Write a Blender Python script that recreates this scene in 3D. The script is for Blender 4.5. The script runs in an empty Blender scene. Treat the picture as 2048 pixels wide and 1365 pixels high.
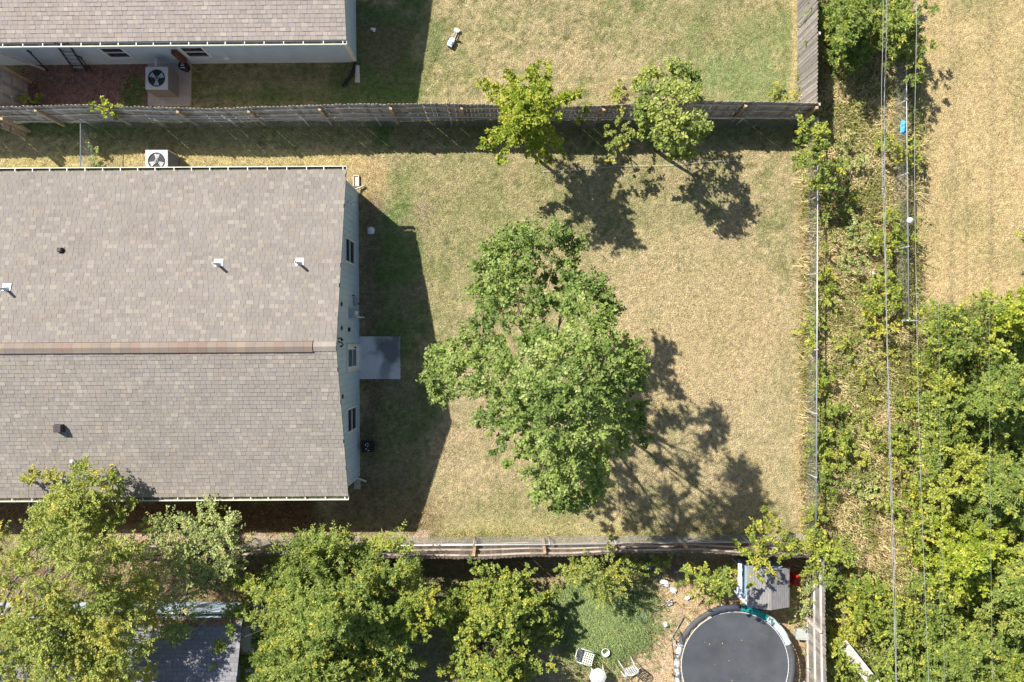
import bpy, math, random
import numpy as np
random.seed(7)
RNG = np.random.default_rng(11)
S = bpy.context.scene
COL = S.collection

# ------------------------------------------------------------------ camera, sky, sun, exposure
H = 28.0          # camera height (m)
PPM = 54.7        # photo pixels per metre on the ground
cam_d = bpy.data.cameras.new('camera'); cam = bpy.data.objects.new('camera', cam_d); COL.objects.link(cam)
cam.location = (0, 0, H); cam.rotation_euler = (0, 0, 0)
cam_d.sensor_width = 36.0; cam_d.lens = PPM * H / 2048 * 36.0
cam_d.clip_end = 2000; cam_d.clip_start = 0.1
S.camera = cam
SX, SY = 0.790, -0.676            # shadow shift per metre of height
el = math.atan(1 / math.hypot(SX, SY))
W = bpy.data.worlds.new('World'); S.world = W; W.use_nodes = True
nt = W.node_tree; nt.nodes.clear()
sky = nt.nodes.new('ShaderNodeTexSky'); sky.sky_type = 'NISHITA'; sky.sun_disc = False
sky.sun_elevation = el; sky.sun_rotation = math.atan2(-SX, -SY)
bg = nt.nodes.new('ShaderNodeBackground'); bg.inputs['Strength'].default_value = 0.072
wo = nt.nodes.new('ShaderNodeOutputWorld')
nt.links.new(sky.outputs[0], bg.inputs[0]); nt.links.new(bg.outputs[0], wo.inputs[0])
sun_d = bpy.data.lights.new('sun', 'SUN'); sun_d.energy = 5.0; sun_d.angle = math.radians(0.55); sun_d.color = (1.0, 0.955, 0.87)
sun = bpy.data.objects.new('sun', sun_d); COL.objects.link(sun); sun.location = (-20, 20, 25)
from mathutils import Vector, Matrix
sun.rotation_euler = Vector((SX, SY, -1)).to_track_quat('-Z', 'Y').to_euler()
S.view_settings.view_transform = 'Standard'; S.view_settings.look = 'None'
S.view_settings.exposure = 0.77; S.view_settings.gamma = 1.0

def P(px, py, z=0.0):
    s = (1 - z / H) / PPM
    return Vector(((px - 1024) * s, -(py - 682) * s, z))

# ------------------------------------------------------------------ helpers
def tag(o, label=None, cat=None, group=None, kind=None):
    if label: o['label'] = label
    if cat: o['category'] = cat
    if group: o['group'] = group
    if kind: o['kind'] = kind
    return o

def empty(name, loc, label, cat, group=None, rz=0.0):
    o = bpy.data.objects.new(name, None); COL.objects.link(o)
    o.location = loc; o.rotation_euler = (0, 0, rz); o.empty_display_size = 0.3
    return tag(o, label, cat, group)

def copy_tree(o, parent=None):
    c = o.copy(); COL.objects.link(c)
    if parent is not None: c.parent = parent
    for ch in list(o.children): copy_tree(ch, c)
    return c

class MB:
    """collects simple solids, links them as one mesh object"""
    def __init__(s): s.v = []; s.f = []; s.sm = []
    def raw(s, vs, fs, smooth=False):
        b = len(s.v); s.v += [tuple(p) for p in vs]
        for f in fs: s.f.append(tuple(b + i for i in f)); s.sm.append(smooth)
        return s
    def hexa(s, p):     # 8 points: bottom loop 0-3, top loop 4-7
        return s.raw(p, [(3, 2, 1, 0), (4, 5, 6, 7), (0, 1, 5, 4), (1, 2, 6, 5), (2, 3, 7, 6), (3, 0, 4, 7)])
    def box(s, x0, x1, y0, y1, z0, z1):
        return s.hexa([(x0, y0, z0), (x1, y0, z0), (x1, y1, z0), (x0, y1, z0), (x0, y0, z1), (x1, y0, z1), (x1, y1, z1), (x0, y1, z1)])
    def obox(s, c, ax, ay, az):   # oriented box: centre and half axis vectors
        c, ax, ay, az = Vector(c), Vector(ax), Vector(ay), Vector(az)
        return s.hexa([c-ax-ay-az, c+ax-ay-az, c+ax+ay-az, c-ax+ay-az, c-ax-ay+az, c+ax-ay+az, c+ax+ay+az, c-ax+ay+az])
    def bar(s, a, b, w, t, up=(0, 0, 1)):
        a, b = Vector(a), Vector(b); d = b - a; L = d.length; d.normalize()
        u = Vector(up); sd = d.cross(u)
        if sd.length < 1e-4: sd = d.cross(Vector((1, 0, 0)))
        sd.normalize(); u2 = sd.cross(d).normalized()
        return s.obox((a + b) / 2, d * L / 2, sd * w / 2, u2 * t / 2)
    def tube(s, pts, r, n=8, cap=True):
        pts = [Vector(p) for p in pts]; m = len(pts)
        rs = r if isinstance(r, (list, tuple)) else [r] * m
        vs = []; fs = []
        for i, p in enumerate(pts):
            d = (pts[min(i + 1, m - 1)] - pts[max(i - 1, 0)])
            if d.length < 1e-6: d = Vector((0, 0, 1))
            d.normalize()
            u = d.cross(Vector((0.13, 0.31, 0.94)) if abs(d.z) < 0.9 else Vector((1, 0, 0))).normalized(); w = d.cross(u)
            for k in range(n):
                a = 2 * math.pi * k / n
                vs.append(p + (u * math.cos(a) + w * math.sin(a)) * rs[i])
        for i in range(m - 1):
            for k in range(n):
                k2 = (k + 1) % n
                fs.append((i * n + k, (i + 1) * n + k, (i + 1) * n + k2, i * n + k2))
        if cap:
            fs.append(tuple(range(n))); fs.append(tuple((m - 1) * n + k for k in reversed(range(n))))
        return s.raw(vs, fs, True)
    def lathe(s, c, prof, n=24, a0=0.0, a1=2 * math.pi):
        c = Vector(c); vs = []; fs = []; full = abs(a1 - a0 - 2 * math.pi) < 1e-6
        for r, z in prof:
            for k in range(n if full else n + 1):
                a = a0 + (a1 - a0) * k / n
                vs.append(c + Vector((r * math.cos(a), r * math.sin(a), z)))
        N = n if full else n + 1
        for i in range(len(prof) - 1):
            for k in range(n):
                k2 = (k + 1) % N
                fs.append((i * N + k, i * N + k2, (i + 1) * N + k2, (i + 1) * N + k))
        return s.raw(vs, fs, True)
    def disc(s, c, r, n=24, r2=None):
        c = Vector(c)
        return s.raw([c + Vector((r * math.cos(2 * math.pi * k / n), (r2 or r) * math.sin(2 * math.pi * k / n), 0)) for k in range(n)], [tuple(range(n))])
    def build(s, name, m, parent=None, bevel=0.0, loc=None):
        me = bpy.data.meshes.new(name); me.from_pydata(s.v, [], s.f); me.update()
        me.polygons.foreach_set('use_smooth', s.sm)
        me.materials.append(m)
        o = bpy.data.objects.new(name, me); COL.objects.link(o)
        if parent is not None: o.parent = parent
        if loc is not None: o.location = loc
        if bevel:
            b = o.modifiers.new('bevel', 'BEVEL'); b.width = bevel; b.segments = 2; b.limit_method = 'ANGLE'
        return o

def np_mesh(name, verts, faces_flat, nper, m, parent=None, col=None, loc=None, smooth=False):
    """verts (N,3), faces_flat ints, nper verts per face (3 or 4), col (faces,3) face colours"""
    me = bpy.data.meshes.new(name)
    nf = len(faces_flat) // nper
    me.vertices.add(len(verts)); me.vertices.foreach_set('co', np.asarray(verts, np.float32).ravel())
    me.loops.add(len(faces_flat)); me.loops.foreach_set('vertex_index', np.asarray(faces_flat, np.int32))
    me.polygons.add(nf)
    me.polygons.foreach_set('loop_start', np.arange(0, nf * nper, nper, dtype=np.int32))
    me.polygons.foreach_set('loop_total', np.full(nf, nper, np.int32))
    me.polygons.foreach_set('use_smooth', np.full(nf, bool(smooth)))
    me.update(calc_edges=True)
    if col is not None:
        a = me.color_attributes.new('tint', 'FLOAT_COLOR', 'CORNER')
        c = np.ones((nf * nper, 4), np.float32); c[:, :3] = np.repeat(col, nper, axis=0)
        a.data.foreach_set('color', c.ravel())
    me.materials.append(m)
    o = bpy.data.objects.new(name, me); COL.objects.link(o)
    if parent is not None: o.parent = parent
    if loc is not None: o.location = loc
    return o

# numpy value noise
_T = np.random.default_rng(3).random((256, 256))
def vnoise(x, y):
    xi = np.floor(x).astype(int); yi = np.floor(y).astype(int); fx = x - xi; fy = y - yi
    fx = fx * fx * (3 - 2 * fx); fy = fy * fy * (3 - 2 * fy)
    g = lambda a, b: _T[a % 256, b % 256]
    return (g(xi, yi) * (1 - fx) + g(xi + 1, yi) * fx) * (1 - fy) + (g(xi, yi + 1) * (1 - fx) + g(xi + 1, yi + 1) * fx) * fy
def fbm(x, y, o=4):
    s = 0; a = .5; t = 0
    for i in range(o):
        s = s + a * vnoise(x * 2 ** i + 17.3 * i, y * 2 ** i + 9.1 * i); t += a; a *= .55
    return s / t

# ------------------------------------------------------------------ materials
def new_mat(name):
    m = bpy.data.materials.new(name); m.use_nodes = True
    n = m.node_tree.nodes; l = m.node_tree.links
    return m, n, l, n['Principled BSDF']

def mat(name, c, rough=0.7, var=0.15, scale=6.0, bump=0.0, bscale=40.0, metal=0.0, spec=0.3, c2=None, stretch=None, thr=None):
    """base colour broken up by noise in object space"""
    m, n, l, b = new_mat(name)
    b.inputs['Roughness'].default_value = rough; b.inputs['Metallic'].default_value = metal
    b.inputs['Specular IOR Level'].default_value = spec
    tc = n.new('ShaderNodeTexCoord'); mp = n.new('ShaderNodeMapping'); l.new(tc.outputs['Object'], mp.inputs[0])
    if stretch: mp.inputs['Scale'].default_value = stretch
    no = n.new('ShaderNodeTexNoise'); no.inputs['Scale'].default_value = scale; no.inputs['Detail'].default_value = 6; no.inputs['Roughness'].default_value = 0.65
    l.new(mp.outputs[0], no.inputs['Vector'])
    cr = n.new('ShaderNodeValToRGB')
    e = cr.color_ramp.elements
    if thr: e[0].position, e[1].position = thr
    else: e[0].position, e[1].position = 0.3, 0.7
    ca = tuple(max(0, x * (1 - var)) for x in c)
    cb = c2 if c2 else tuple(min(1, x * (1 + var)) for x in c)
    if c2: ca = c
    e[0].color = (*ca, 1); e[1].color = (*cb, 1)
    l.new(no.outputs['Fac'], cr.inputs[0]); l.new(cr.outputs[0], b.inputs['Base Color'])
    if bump:
        n2 = n.new('ShaderNodeTexNoise'); n2.inputs['Scale'].default_value = bscale; n2.inputs['Detail'].default_value = 4
        l.new(mp.outputs[0], n2.inputs['Vector'])
        bp = n.new('ShaderNodeBump'); bp.inputs['Strength'].default_value = bump; bp.inputs['Distance'].default_value = 0.02
        l.new(n2.outputs['Fac'], bp.inputs['Height']); l.new(bp.outputs[0], b.inputs['Normal'])
    return m

def tint_mat(name, rough=0.8, speck=0.25, sscale=60.0, trans=0.0, spec=0.2, bump=0.0, bscale=50.0, sscale2=None, tgain=(1.1, 1.25, 0.45)):
    """colour from the per-face tint attribute, broken up by fine noise; optional leaf translucency"""
    m, n, l, b = new_mat(name)
    b.inputs['Roughness'].default_value = rough; b.inputs['Specular IOR Level'].default_value = spec
    at = n.new('ShaderNodeAttribute'); at.attribute_name = 'tint'
    col = at.outputs['Color']
    if speck:
        tc = n.new('ShaderNodeTexCoord')
        prev = col
        for sc in ([sscale] + ([sscale2] if sscale2 else [])):
            no = n.new('ShaderNodeTexNoise'); no.inputs['Scale'].default_value = sc; no.inputs['Detail'].default_value = 5; no.inputs['Roughness'].default_value = 0.7
            l.new(tc.outputs['Object'], no.inputs['Vector'])
            mr = n.new('ShaderNodeMapRange'); mr.inputs[1].default_value = 0.3; mr.inputs[2].default_value = 0.7
            mr.inputs[3].default_value = 1 - speck; mr.inputs[4].default_value = 1 + speck
            l.new(no.outputs['Fac'], mr.inputs[0])
            vm = n.new('ShaderNodeVectorMath'); vm.operation = 'SCALE'
            l.new(prev, vm.inputs[0]); l.new(mr.outputs[0], vm.inputs['Scale']); prev = vm.outputs[0]
        col = prev
    l.new(col, b.inputs['Base Color'])
    if bump:
        tc = n.new('ShaderNodeTexCoord'); n2 = n.new('ShaderNodeTexNoise'); n2.inputs['Scale'].default_value = bscale; n2.inputs['Detail'].default_value = 6
        l.new(tc.outputs['Object'], n2.inputs['Vector'])
        bp = n.new('ShaderNodeBump'); bp.inputs['Strength'].default_value = bump; bp.inputs['Distance'].default_value = 0.07
        l.new(n2.outputs['Fac'], bp.inputs['Height']); l.new(bp.outputs[0], b.inputs['Normal'])
    if trans:
        tr = n.new('ShaderNodeBsdfTranslucent'); mx = n.new('ShaderNodeMixShader'); mx.inputs[0].default_value = trans
        g = n.new('ShaderNodeVectorMath'); g.operation = 'MULTIPLY'; g.inputs[1].default_value = tgain
        l.new(col, g.inputs[0]); l.new(g.outputs[0], tr.inputs['Color'])
        out = n['Material Output']
        l.new(b.outputs[0], mx.inputs[1]); l.new(tr.outputs[0], mx.inputs[2]); l.new(mx.outputs[0], out.inputs['Surface'])
    return m

M = {}
M['ground'] = tint_mat('ground_soil_and_turf', 0.95, 0.40, 26.0, spec=0.05, bump=1.0, bscale=24.0, sscale2=6.0)
M['blade'] = tint_mat('grass_blades', 0.75, 0.0, trans=0.25, spec=0.15, tgain=(1.1, 1.1, 0.6))
M['leaf'] = tint_mat('leaves', 0.48, 0.0, trans=0.28, spec=0.32, tgain=(1.15, 1.2, 0.6))
M['shingle'] = tint_mat('asphalt_shingles', 0.93, 0.09, 70.0, spec=0.12, sscale2=0.9)
M['bark'] = mat('bark', (0.11, 0.09, 0.065), 0.9, 0.35, 14, 0.8, 40)
M['pale_bark'] = mat('pale_bark', (0.22, 0.19, 0.155), 0.9, 0.3, 14, 0.6, 40)
M['siding'] = mat('blue_grey_siding', (0.48, 0.60, 0.71), 0.6, 0.07, 2.2, 0.15, 60, stretch=(1, 1, 0.3))
M['siding_side'] = mat('grey_siding', (0.47, 0.57, 0.65), 0.6, 0.09, 2.2, 0.15, 60)
M['trim'] = mat('cream_trim', (0.70, 0.70, 0.60), 0.5, 0.08, 5)
M['gutter'] = mat('cream_gutter', (0.72, 0.74, 0.62), 0.45, 0.10, 4)
M['gutter_in'] = mat('gutter_trough_dirt', (0.20, 0.19, 0.12), 0.9, 0.5, 7)
M['white'] = mat('white_paint', (0.78, 0.78, 0.76), 0.45, 0.05, 8)
M['lead'] = mat('white_flashing', (0.82, 0.82, 0.82), 0.5, 0.05, 12)
M['glass'] = mat('dark_glass', (0.015, 0.02, 0.025), 0.08, 0.3, 3, spec=0.6)
M['black'] = mat('black_plastic', (0.018, 0.02, 0.023), 0.4, 0.3, 12)
M['darkmetal'] = mat('dark_metal', (0.06, 0.055, 0.055), 0.5, 0.25, 10, metal=0.3)
M['grey_metal'] = mat('grey_metal', (0.42, 0.43, 0.42), 0.45, 0.12, 9, metal=0.35)
M['galv'] = mat('galvanised_steel', (0.50, 0.51, 0.52), 0.42, 0.15, 12, metal=0.5)
M['wire'] = mat('dull_fence_wire', (0.30, 0.30, 0.30), 0.6, 0.15, 12)
M['ac_side'] = mat('brown_grey_ac_casing', (0.27, 0.235, 0.205), 0.6, 0.1, 8)
M['ac_top'] = mat('light_ac_top', (0.58, 0.57, 0.53), 0.5, 0.08, 8)
M['fanblade'] = mat('fan_blade', (0.55, 0.57, 0.58), 0.45, 0.12, 8)
M['wood'] = mat('weathered_fence_wood', (0.40, 0.34, 0.285), 0.9, 0.35, 5, 0.5, 30, stretch=(6, 6, 0.8))
M['wood_light'] = mat('light_fence_wood', (0.52, 0.46, 0.40), 0.9, 0.22, 7, 0.4, 30)
M['post_wood'] = mat('tan_post_wood', (0.48, 0.33, 0.20), 0.85, 0.25, 9, 0.3, 30)
M['concrete'] = mat('patio_concrete', (0.54, 0.54, 0.53), 0.85, 0.2, 1.6, 0.25, 50, c2=(0.64, 0.64, 0.63), thr=(0.35, 0.6))
M['pad'] = mat('stained_pad_concrete', (0.40, 0.33, 0.28), 0.9, 0.3, 3, 0.3, 50, c2=(0.52, 0.47, 0.42))
M['brownbox'] = mat('rusty_brown_metal', (0.13, 0.06, 0.04), 0.7, 0.3, 9)
M['tramp_mat'] = mat('trampoline_mat_black', (0.075, 0.08, 0.09), 0.75, 0.22, 1.1, 0.3, 90)
M['pad_grey'] = mat('torn_grey_pad', (0.14, 0.14, 0.14), 0.8, 0.3, 3, c2=(0.55, 0.55, 0.53), thr=(0.50, 0.58), stretch=(1, 1, 1))
M['pad_dark'] = mat('dark_pad_vinyl', (0.05, 0.055, 0.07), 0.5, 0.4, 4)
M['pad_teal'] = mat('teal_pad_vinyl', (0.02, 0.30, 0.27), 0.5, 0.2, 5)
M['pad_pale'] = mat('faded_pale_pad_vinyl', (0.42, 0.62, 0.58), 0.55, 0.15, 5, c2=(0.68, 0.72, 0.68))
M['pad_charcoal'] = mat('charcoal_pad', (0.085, 0.085, 0.09), 0.8, 0.2, 6)
M['white_thread'] = mat('spring_edge', (0.62, 0.62, 0.60), 0.5, 0.1, 9)
M['shed_roof'] = mat('weathered_grey_shed_roof', (0.15, 0.14, 0.14), 0.85, 0.35, 4, 0.3, 20, stretch=(14, 1, 1), c2=(0.33, 0.31, 0.30))  # weathered grey, with leaf shade also put in as a darker base
M['shed_wall'] = mat('pale_blue_shed_wall', (0.36, 0.46, 0.60), 0.6, 0.15, 6)
M['red'] = mat('red_plastic', (0.55, 0.03, 0.025), 0.4, 0.25, 8)
M['teal'] = mat('blue_plastic', (0.03, 0.26, 0.42), 0.5, 0.3, 10)
M['skyblue'] = mat('sky_blue_cloth', (0.12, 0.42, 0.68), 0.8, 0.3, 10)
M['cable'] = mat('aluminium_cable', (0.30, 0.30, 0.29), 0.6, 0.15, 20)
M['cable_dark'] = mat('dark_cable', (0.10, 0.10, 0.10), 0.6, 0.2, 20)
M['plastic_lid'] = mat('grey_storage_plastic', (0.40, 0.42, 0.40), 0.5, 0.15, 6)
M['paper'] = mat('white_litter', (0.72, 0.71, 0.70), 0.8, 0.12, 15)
M['pinkblock'] = mat('splash_block_concrete', (0.58, 0.50, 0.44), 0.85, 0.15, 8)

def island(m, lo=.7, hi=1.3):
    n = m.node_tree.nodes; l = m.node_tree.links; b = n['Principled BSDF']; src = b.inputs['Base Color'].links[0].from_socket
    g = n.new('ShaderNodeNewGeometry'); mr = n.new('ShaderNodeMapRange'); mr.inputs[3].default_value = lo; mr.inputs[4].default_value = hi
    l.new(g.outputs['Random Per Island'], mr.inputs[0]); v = n.new('ShaderNodeVectorMath'); v.operation = 'SCALE'; l.new(src, v.inputs[0]); l.new(mr.outputs[0], v.inputs['Scale']); l.new(v.outputs[0], b.inputs['Base Color'])
M['picket_grey'] = mat('sunlit_grey_pickets', (0.25, 0.225, 0.205), 0.9, 0.35, 5, 0.5, 30, stretch=(6, 6, 0.8))
M['wood_brown'] = mat('sunlit_brown_pickets', (0.15, 0.115, 0.095), 0.9, 0.5, 5, 0.5, 30, stretch=(6, 6, 0.8))
for k_ in ('wood', 'wood_light', 'picket_grey', 'wood_brown'): island(M[k_])
# patio stain: dark damp patch, irregular, its own shape
def stain(m, cx, cy, sx, sy, dark):
    n = m.node_tree.nodes; l = m.node_tree.links; b = n['Principled BSDF']
    src = b.inputs['Base Color'].links[0].from_socket
    tc = n.new('ShaderNodeTexCoord'); no = n.new('ShaderNodeTexNoise'); no.inputs['Scale'].default_value = 2.0; no.inputs['Detail'].default_value = 5
    l.new(tc.outputs['Object'], no.inputs['Vector'])
    mp = n.new('ShaderNodeMapping'); mp.inputs['Location'].default_value = (-cx / sx, -cy / sy, 0); mp.inputs['Scale'].default_value = (1 / sx, 1 / sy, 0)
    l.new(tc.outputs['Object'], mp.inputs[0])
    ln = n.new('ShaderNodeVectorMath'); ln.operation = 'LENGTH'; l.new(mp.outputs[0], ln.inputs[0])
    ad = n.new('ShaderNodeMath'); ad.operation = 'MULTIPLY_ADD'; l.new(no.outputs['Fac'], ad.inputs[0]); ad.inputs[1].default_value = 1.9; l.new(ln.outputs['Value'], ad.inputs[2])
    mr = n.new('ShaderNodeMapRange'); mr.inputs[1].default_value = 1.35; mr.inputs[2].default_value = 2.0; mr.inputs[3].default_value = 0.85; mr.inputs[4].default_value = 0.0
    l.new(ad.outputs[0], mr.inputs[0])
    mx = n.new('ShaderNodeMix'); mx.data_type = 'RGBA'; l.new(mr.outputs[0], mx.inputs['Factor']); l.new(src, mx.inputs[6]); mx.inputs[7].default_value = (*dark, 1)
    l.new(mx.outputs[2], b.inputs['Base Color'])
stain(M['concrete'], 1.15, 0.3, 0.72, 0.95, (0.10, 0.10, 0.105)); stain(M['concrete'], .9, -.55, 0.35, 0.5, (0.28, 0.28, 0.28))

# ------------------------------------------------------------------ ground
def bl(X, Y, cx, cy, rx, ry, soft=0.5, wob=0.5):
    d = np.sqrt(((X - cx) / rx) ** 2 + ((Y - cy) / ry) ** 2) + (fbm(X / 55, Y / 55) - 0.5) * wob * 2
    return np.clip((1 + soft / 2 - d) / soft, 0, 1)
def rc(X, Y, x0, x1, y0, y1, soft=12, wob=14):
    n = (fbm(X / 25, Y / 25) - 0.5) * wob * 2; n2 = (fbm(X / 25 + 50, Y / 25) - 0.5) * wob * 2
    a = np.clip((X + n - x0) / soft, 0, 1) * np.clip((x1 - X - n) / soft, 0, 1)
    return a * np.clip((Y + n2 - y0) / soft, 0, 1) * np.clip((y1 - Y - n2) / soft, 0, 1)

def ground_color(x, y):
    X = x * PPM + 1024; Y = -y * PPM + 682
    c = lambda r, g, b: np.array([r, g, b])
    C = np.zeros((len(x), 3)) + c(0.385, 0.318, 0.172)
    def mix(w, col):
        nonlocal C
        w = np.clip(w, 0, 1)[:, None]; C = C * (1 - w) + col * w
    dry = c(0.435, 0.355, 0.205); olive = c(0.215, 0.225, 0.090); green = c(0.110, 0.175, 0.050); straw = c(0.50, 0.405, 0.215)
    dirt = c(0.44, 0.315, 0.215); litter = c(0.21, 0.115, 0.055); mulch = c(0.27, 0.165, 0.135); soil = c(0.20, 0.14, 0.085)
    n1 = fbm(X / 130, Y / 130); n2 = fbm(X / 45 + 40, Y / 45); n3 = fbm(X / 16 + 9, Y / 16); n4 = fbm(X / 7 + 3, Y / 7 + 60, 3)
    mix((n1 - 0.45) * 3, dry); mix((0.50 - n2) * 3.4, olive); mix((n3 - 0.60) * 2.2, straw); mix((0.43 - n3) * 3.6, olive); mix((0.44 - n4) * 4.0, olive * .7); mix((n4 - .60) * 3.0, straw * 1.08)
    # main back yard
    n5 = fbm(X / 80 + 31, Y / 60 + 12); mix((n5 - .58) * 3.0, c(0.49, 0.37, 0.225)); mix(np.clip((fbm(X / 26 + 70, Y / 26 + 5) - .66) * 8, 0, 1) * .6, c(0.42, 0.31, 0.20))
    mix(.10 * (1 + np.sin(Y / 7.5 + 3 * n1)) * ((X > 860) & (X < 1600) & (Y > 560) & (Y < 1060)), c(0.50, 0.41, 0.24))
    mix(bl(X, Y, 900, 470, 120, 200) * 0.45, olive); mix(bl(X, Y, 1180, 400, 260, 60) * 0.30, olive)
    mix(bl(X, Y, 1380, 650, 190, 150) * 0.55, c(0.48, 0.36, 0.200)); mix(bl(X, Y, 1500, 860, 140, 150) * 0.45, c(0.47, 0.37, 0.22))
    mix(bl(X, Y, 1320, 560, 160, 100) * 0.35, dry); mix(rc(X, Y, 1585, 1640, 380, 1060, 30) * 0.7, dirt * 1.1)
    mix(bl(X, Y, 950, 900, 90, 130) * 0.35, c(0.44, 0.34, 0.21)); mix(rc(X, Y, 850, 1260, 1030, 1075, 20) * 0.6, c(0.50, 0.43, 0.21))
    mix(bl(X, Y, 1000, 1030, 200, 50) * 0.3, olive)
    mix(rc(X, Y, 160, 740, 292, 345, 14) * 0.75, c(0.47, 0.37, 0.165)); mix(bl(X, Y, 735, 360, 35, 35, .9, .9) * 0.6, c(0.47, 0.33, 0.17))
    mix(rc(X, Y, 0, 165, 300, 345) * 0.6, c(0.48, 0.38, 0.15))
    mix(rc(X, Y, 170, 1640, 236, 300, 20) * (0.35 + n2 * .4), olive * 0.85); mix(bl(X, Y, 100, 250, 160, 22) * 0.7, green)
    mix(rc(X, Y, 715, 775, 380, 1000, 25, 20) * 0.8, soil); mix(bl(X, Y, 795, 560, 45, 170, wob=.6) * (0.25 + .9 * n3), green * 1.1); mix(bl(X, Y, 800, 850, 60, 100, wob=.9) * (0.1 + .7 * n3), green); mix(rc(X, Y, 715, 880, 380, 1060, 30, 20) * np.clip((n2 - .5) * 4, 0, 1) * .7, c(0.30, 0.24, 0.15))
    mix(rc(X, Y, 735, 860, 640, 680) * 0.5, green)
    # litter along the south eave
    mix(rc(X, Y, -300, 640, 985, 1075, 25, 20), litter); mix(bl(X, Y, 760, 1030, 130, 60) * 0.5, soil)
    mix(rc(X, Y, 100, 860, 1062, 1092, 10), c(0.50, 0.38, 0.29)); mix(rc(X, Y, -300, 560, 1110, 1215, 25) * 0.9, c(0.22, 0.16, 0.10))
    # upper yard
    mix(bl(X, Y, 1510, 150, 130, 90, 1.0, 1.0) * (0.35 + .9 * n3), np.array([.20, .255, .095])); mix(bl(X, Y, 1430, 40, 180, 60) * 0.35, olive)
    mix(bl(X, Y, 760, 110, 95, 130, wob=.9) * 0.8, green); mix(rc(X, Y, 380, 850, 165, 215, 25, 20) * 0.75, green * 1.2); mix(bl(X, Y, 770, 90, 60, 50, wob=1.2) * 0.5, soil * 1.3)
    mix(rc(X, Y, 380, 720, 122, 175, 15) * 0.5, olive * .8)
    mix(rc(X, Y, 1575, 1610, -50, 205, 10) * 0.8, straw)
    mix(rc(X, Y, 38, 312, 118, 222, 14), mulch); mix(bl(X, Y, 265, 185, 26, 30) * 0.9, green); mix(bl(X, Y, 70, 150, 50, 30) * 0.6, soil)
    # strip and field
    mix(rc(X, Y, 1632, 1835, -300, 1700, 20), c(0.43, 0.32, 0.20)); mix(rc(X, Y, 1632, 1835, -300, 1700, 20) * (n2 > .52) * 0.6, soil * 1.2)
    fld = np.clip((X - 1822) / 12, 0, 1)
    mix(fld, c(0.50, 0.385, 0.200) * 1.0); mix(fld * (0.53 - n1) * 3.0, c(0.33, 0.29, 0.13)); mix(fld * (n3 - .55) * 1.5, c(0.55, 0.39, 0.24))
    for lx in (1905, 1983): mix(fld * np.clip(1 - abs(X - lx - 3 * np.sin(Y / 150)) / 9, 0, 1) * 0.45, c(0.25, 0.21, 0.11))
    mix(rc(X, Y, 1700, 1840, 1040, 1190, 25), c(0.50, 0.33, 0.235)); mix(rc(X, Y, 1835, 3000, 600, 3000, 50, 40) * 0.8, soil)
    # lower yard
    low = np.clip((Y - 1108) / 8, 0, 1) * np.clip((1625 - X) / 8, 0, 1) * np.clip((X - 560) / 20, 0, 1)
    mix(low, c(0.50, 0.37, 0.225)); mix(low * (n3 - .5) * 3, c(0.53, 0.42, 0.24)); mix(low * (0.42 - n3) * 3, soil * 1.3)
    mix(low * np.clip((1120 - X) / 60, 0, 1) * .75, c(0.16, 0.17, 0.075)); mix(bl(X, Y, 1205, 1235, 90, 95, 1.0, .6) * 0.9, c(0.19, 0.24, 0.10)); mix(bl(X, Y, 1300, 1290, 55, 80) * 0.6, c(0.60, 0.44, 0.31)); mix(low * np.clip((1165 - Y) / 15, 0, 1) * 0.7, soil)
    return np.clip(C, 0.01, 0.9)

def build_ground():
    xs = np.concatenate([[-400, -150, -60, -30], np.arange(-22, 22.01, 0.16), [30, 60, 150, 400]])
    ys = np.concatenate([[-400, -150, -60, -30], np.arange(-15.5, 15.51, 0.16), [30, 60, 150, 400]])
    gx, gy = np.meshgrid(xs, ys); x = gx.ravel(); y = gy.ravel()
    z = (fbm(x * 2.2, y * 2.2) - 0.5) * 0.05 - 0.01
    z[(abs(x) > 23) | (abs(y) > 16)] = 0
    nx, ny = len(xs), len(ys)
    i, j = np.meshgrid(np.arange(nx - 1), np.arange(ny - 1)); a = (j * nx + i).ravel()
    f = np.stack([a, a + 1, a + nx + 1, a + nx], 1).ravel()
    me = bpy.data.meshes.new('ground')
    o = np_mesh('ground', np.stack([x, y, z], 1), f, 4, M['ground'], smooth=True)
    me = o.data
    at = me.color_attributes.new('tint', 'FLOAT_COLOR', 'POINT')
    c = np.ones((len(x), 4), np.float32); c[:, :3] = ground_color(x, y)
    at.data.foreach_set('color', c.ravel())
    tag(o, kind='structure')
build_ground()

def blades(name, bx, by, length, width, lean, col, mt, segs=1, az=None, z0=None):
    """one triangle (segs=1) or bent 2-part blade per point, numpy arrays"""
    n = len(bx); az = RNG.random(n) * 2 * np.pi if az is None else az
    d = np.stack([np.cos(az), np.sin(az), np.zeros(n)], 1)
    p = np.stack([-np.sin(az), np.cos(az), np.zeros(n)], 1) * (width / 2)[:, None]
    b = np.stack([bx, by, (np.full(n, -0.01) if z0 is None else z0)], 1)
    up = np.array([0, 0, 1.0])
    if segs == 1:
        t = b + d * (length * lean)[:, None] + up * (length * np.sqrt(np.clip(1 - lean ** 2, 0, 1)))[:, None]
        V = np.stack([b - p, b + p, t], 1).reshape(-1, 3); F = np.arange(3 * n)
        return V, F, col
    m = b + d * (length * lean * .45)[:, None] + up * (length * 0.45)[:, None]
    t = b + d * (length * (lean * 1.0))[:, None] + up * (length * 0.5 * (1.25 - lean))[:, None]
    V = np.stack([b - p, b + p, m + p * .9, m - p * .9, t], 1).reshape(-1, 3)
    o5 = np.arange(n)[:, None] * 5
    F = (o5 + np.array([[0, 1, 2, 0, 2, 3, 3, 2, 4]])).ravel()
    return V, F, np.repeat(col, 3, axis=0)

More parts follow.
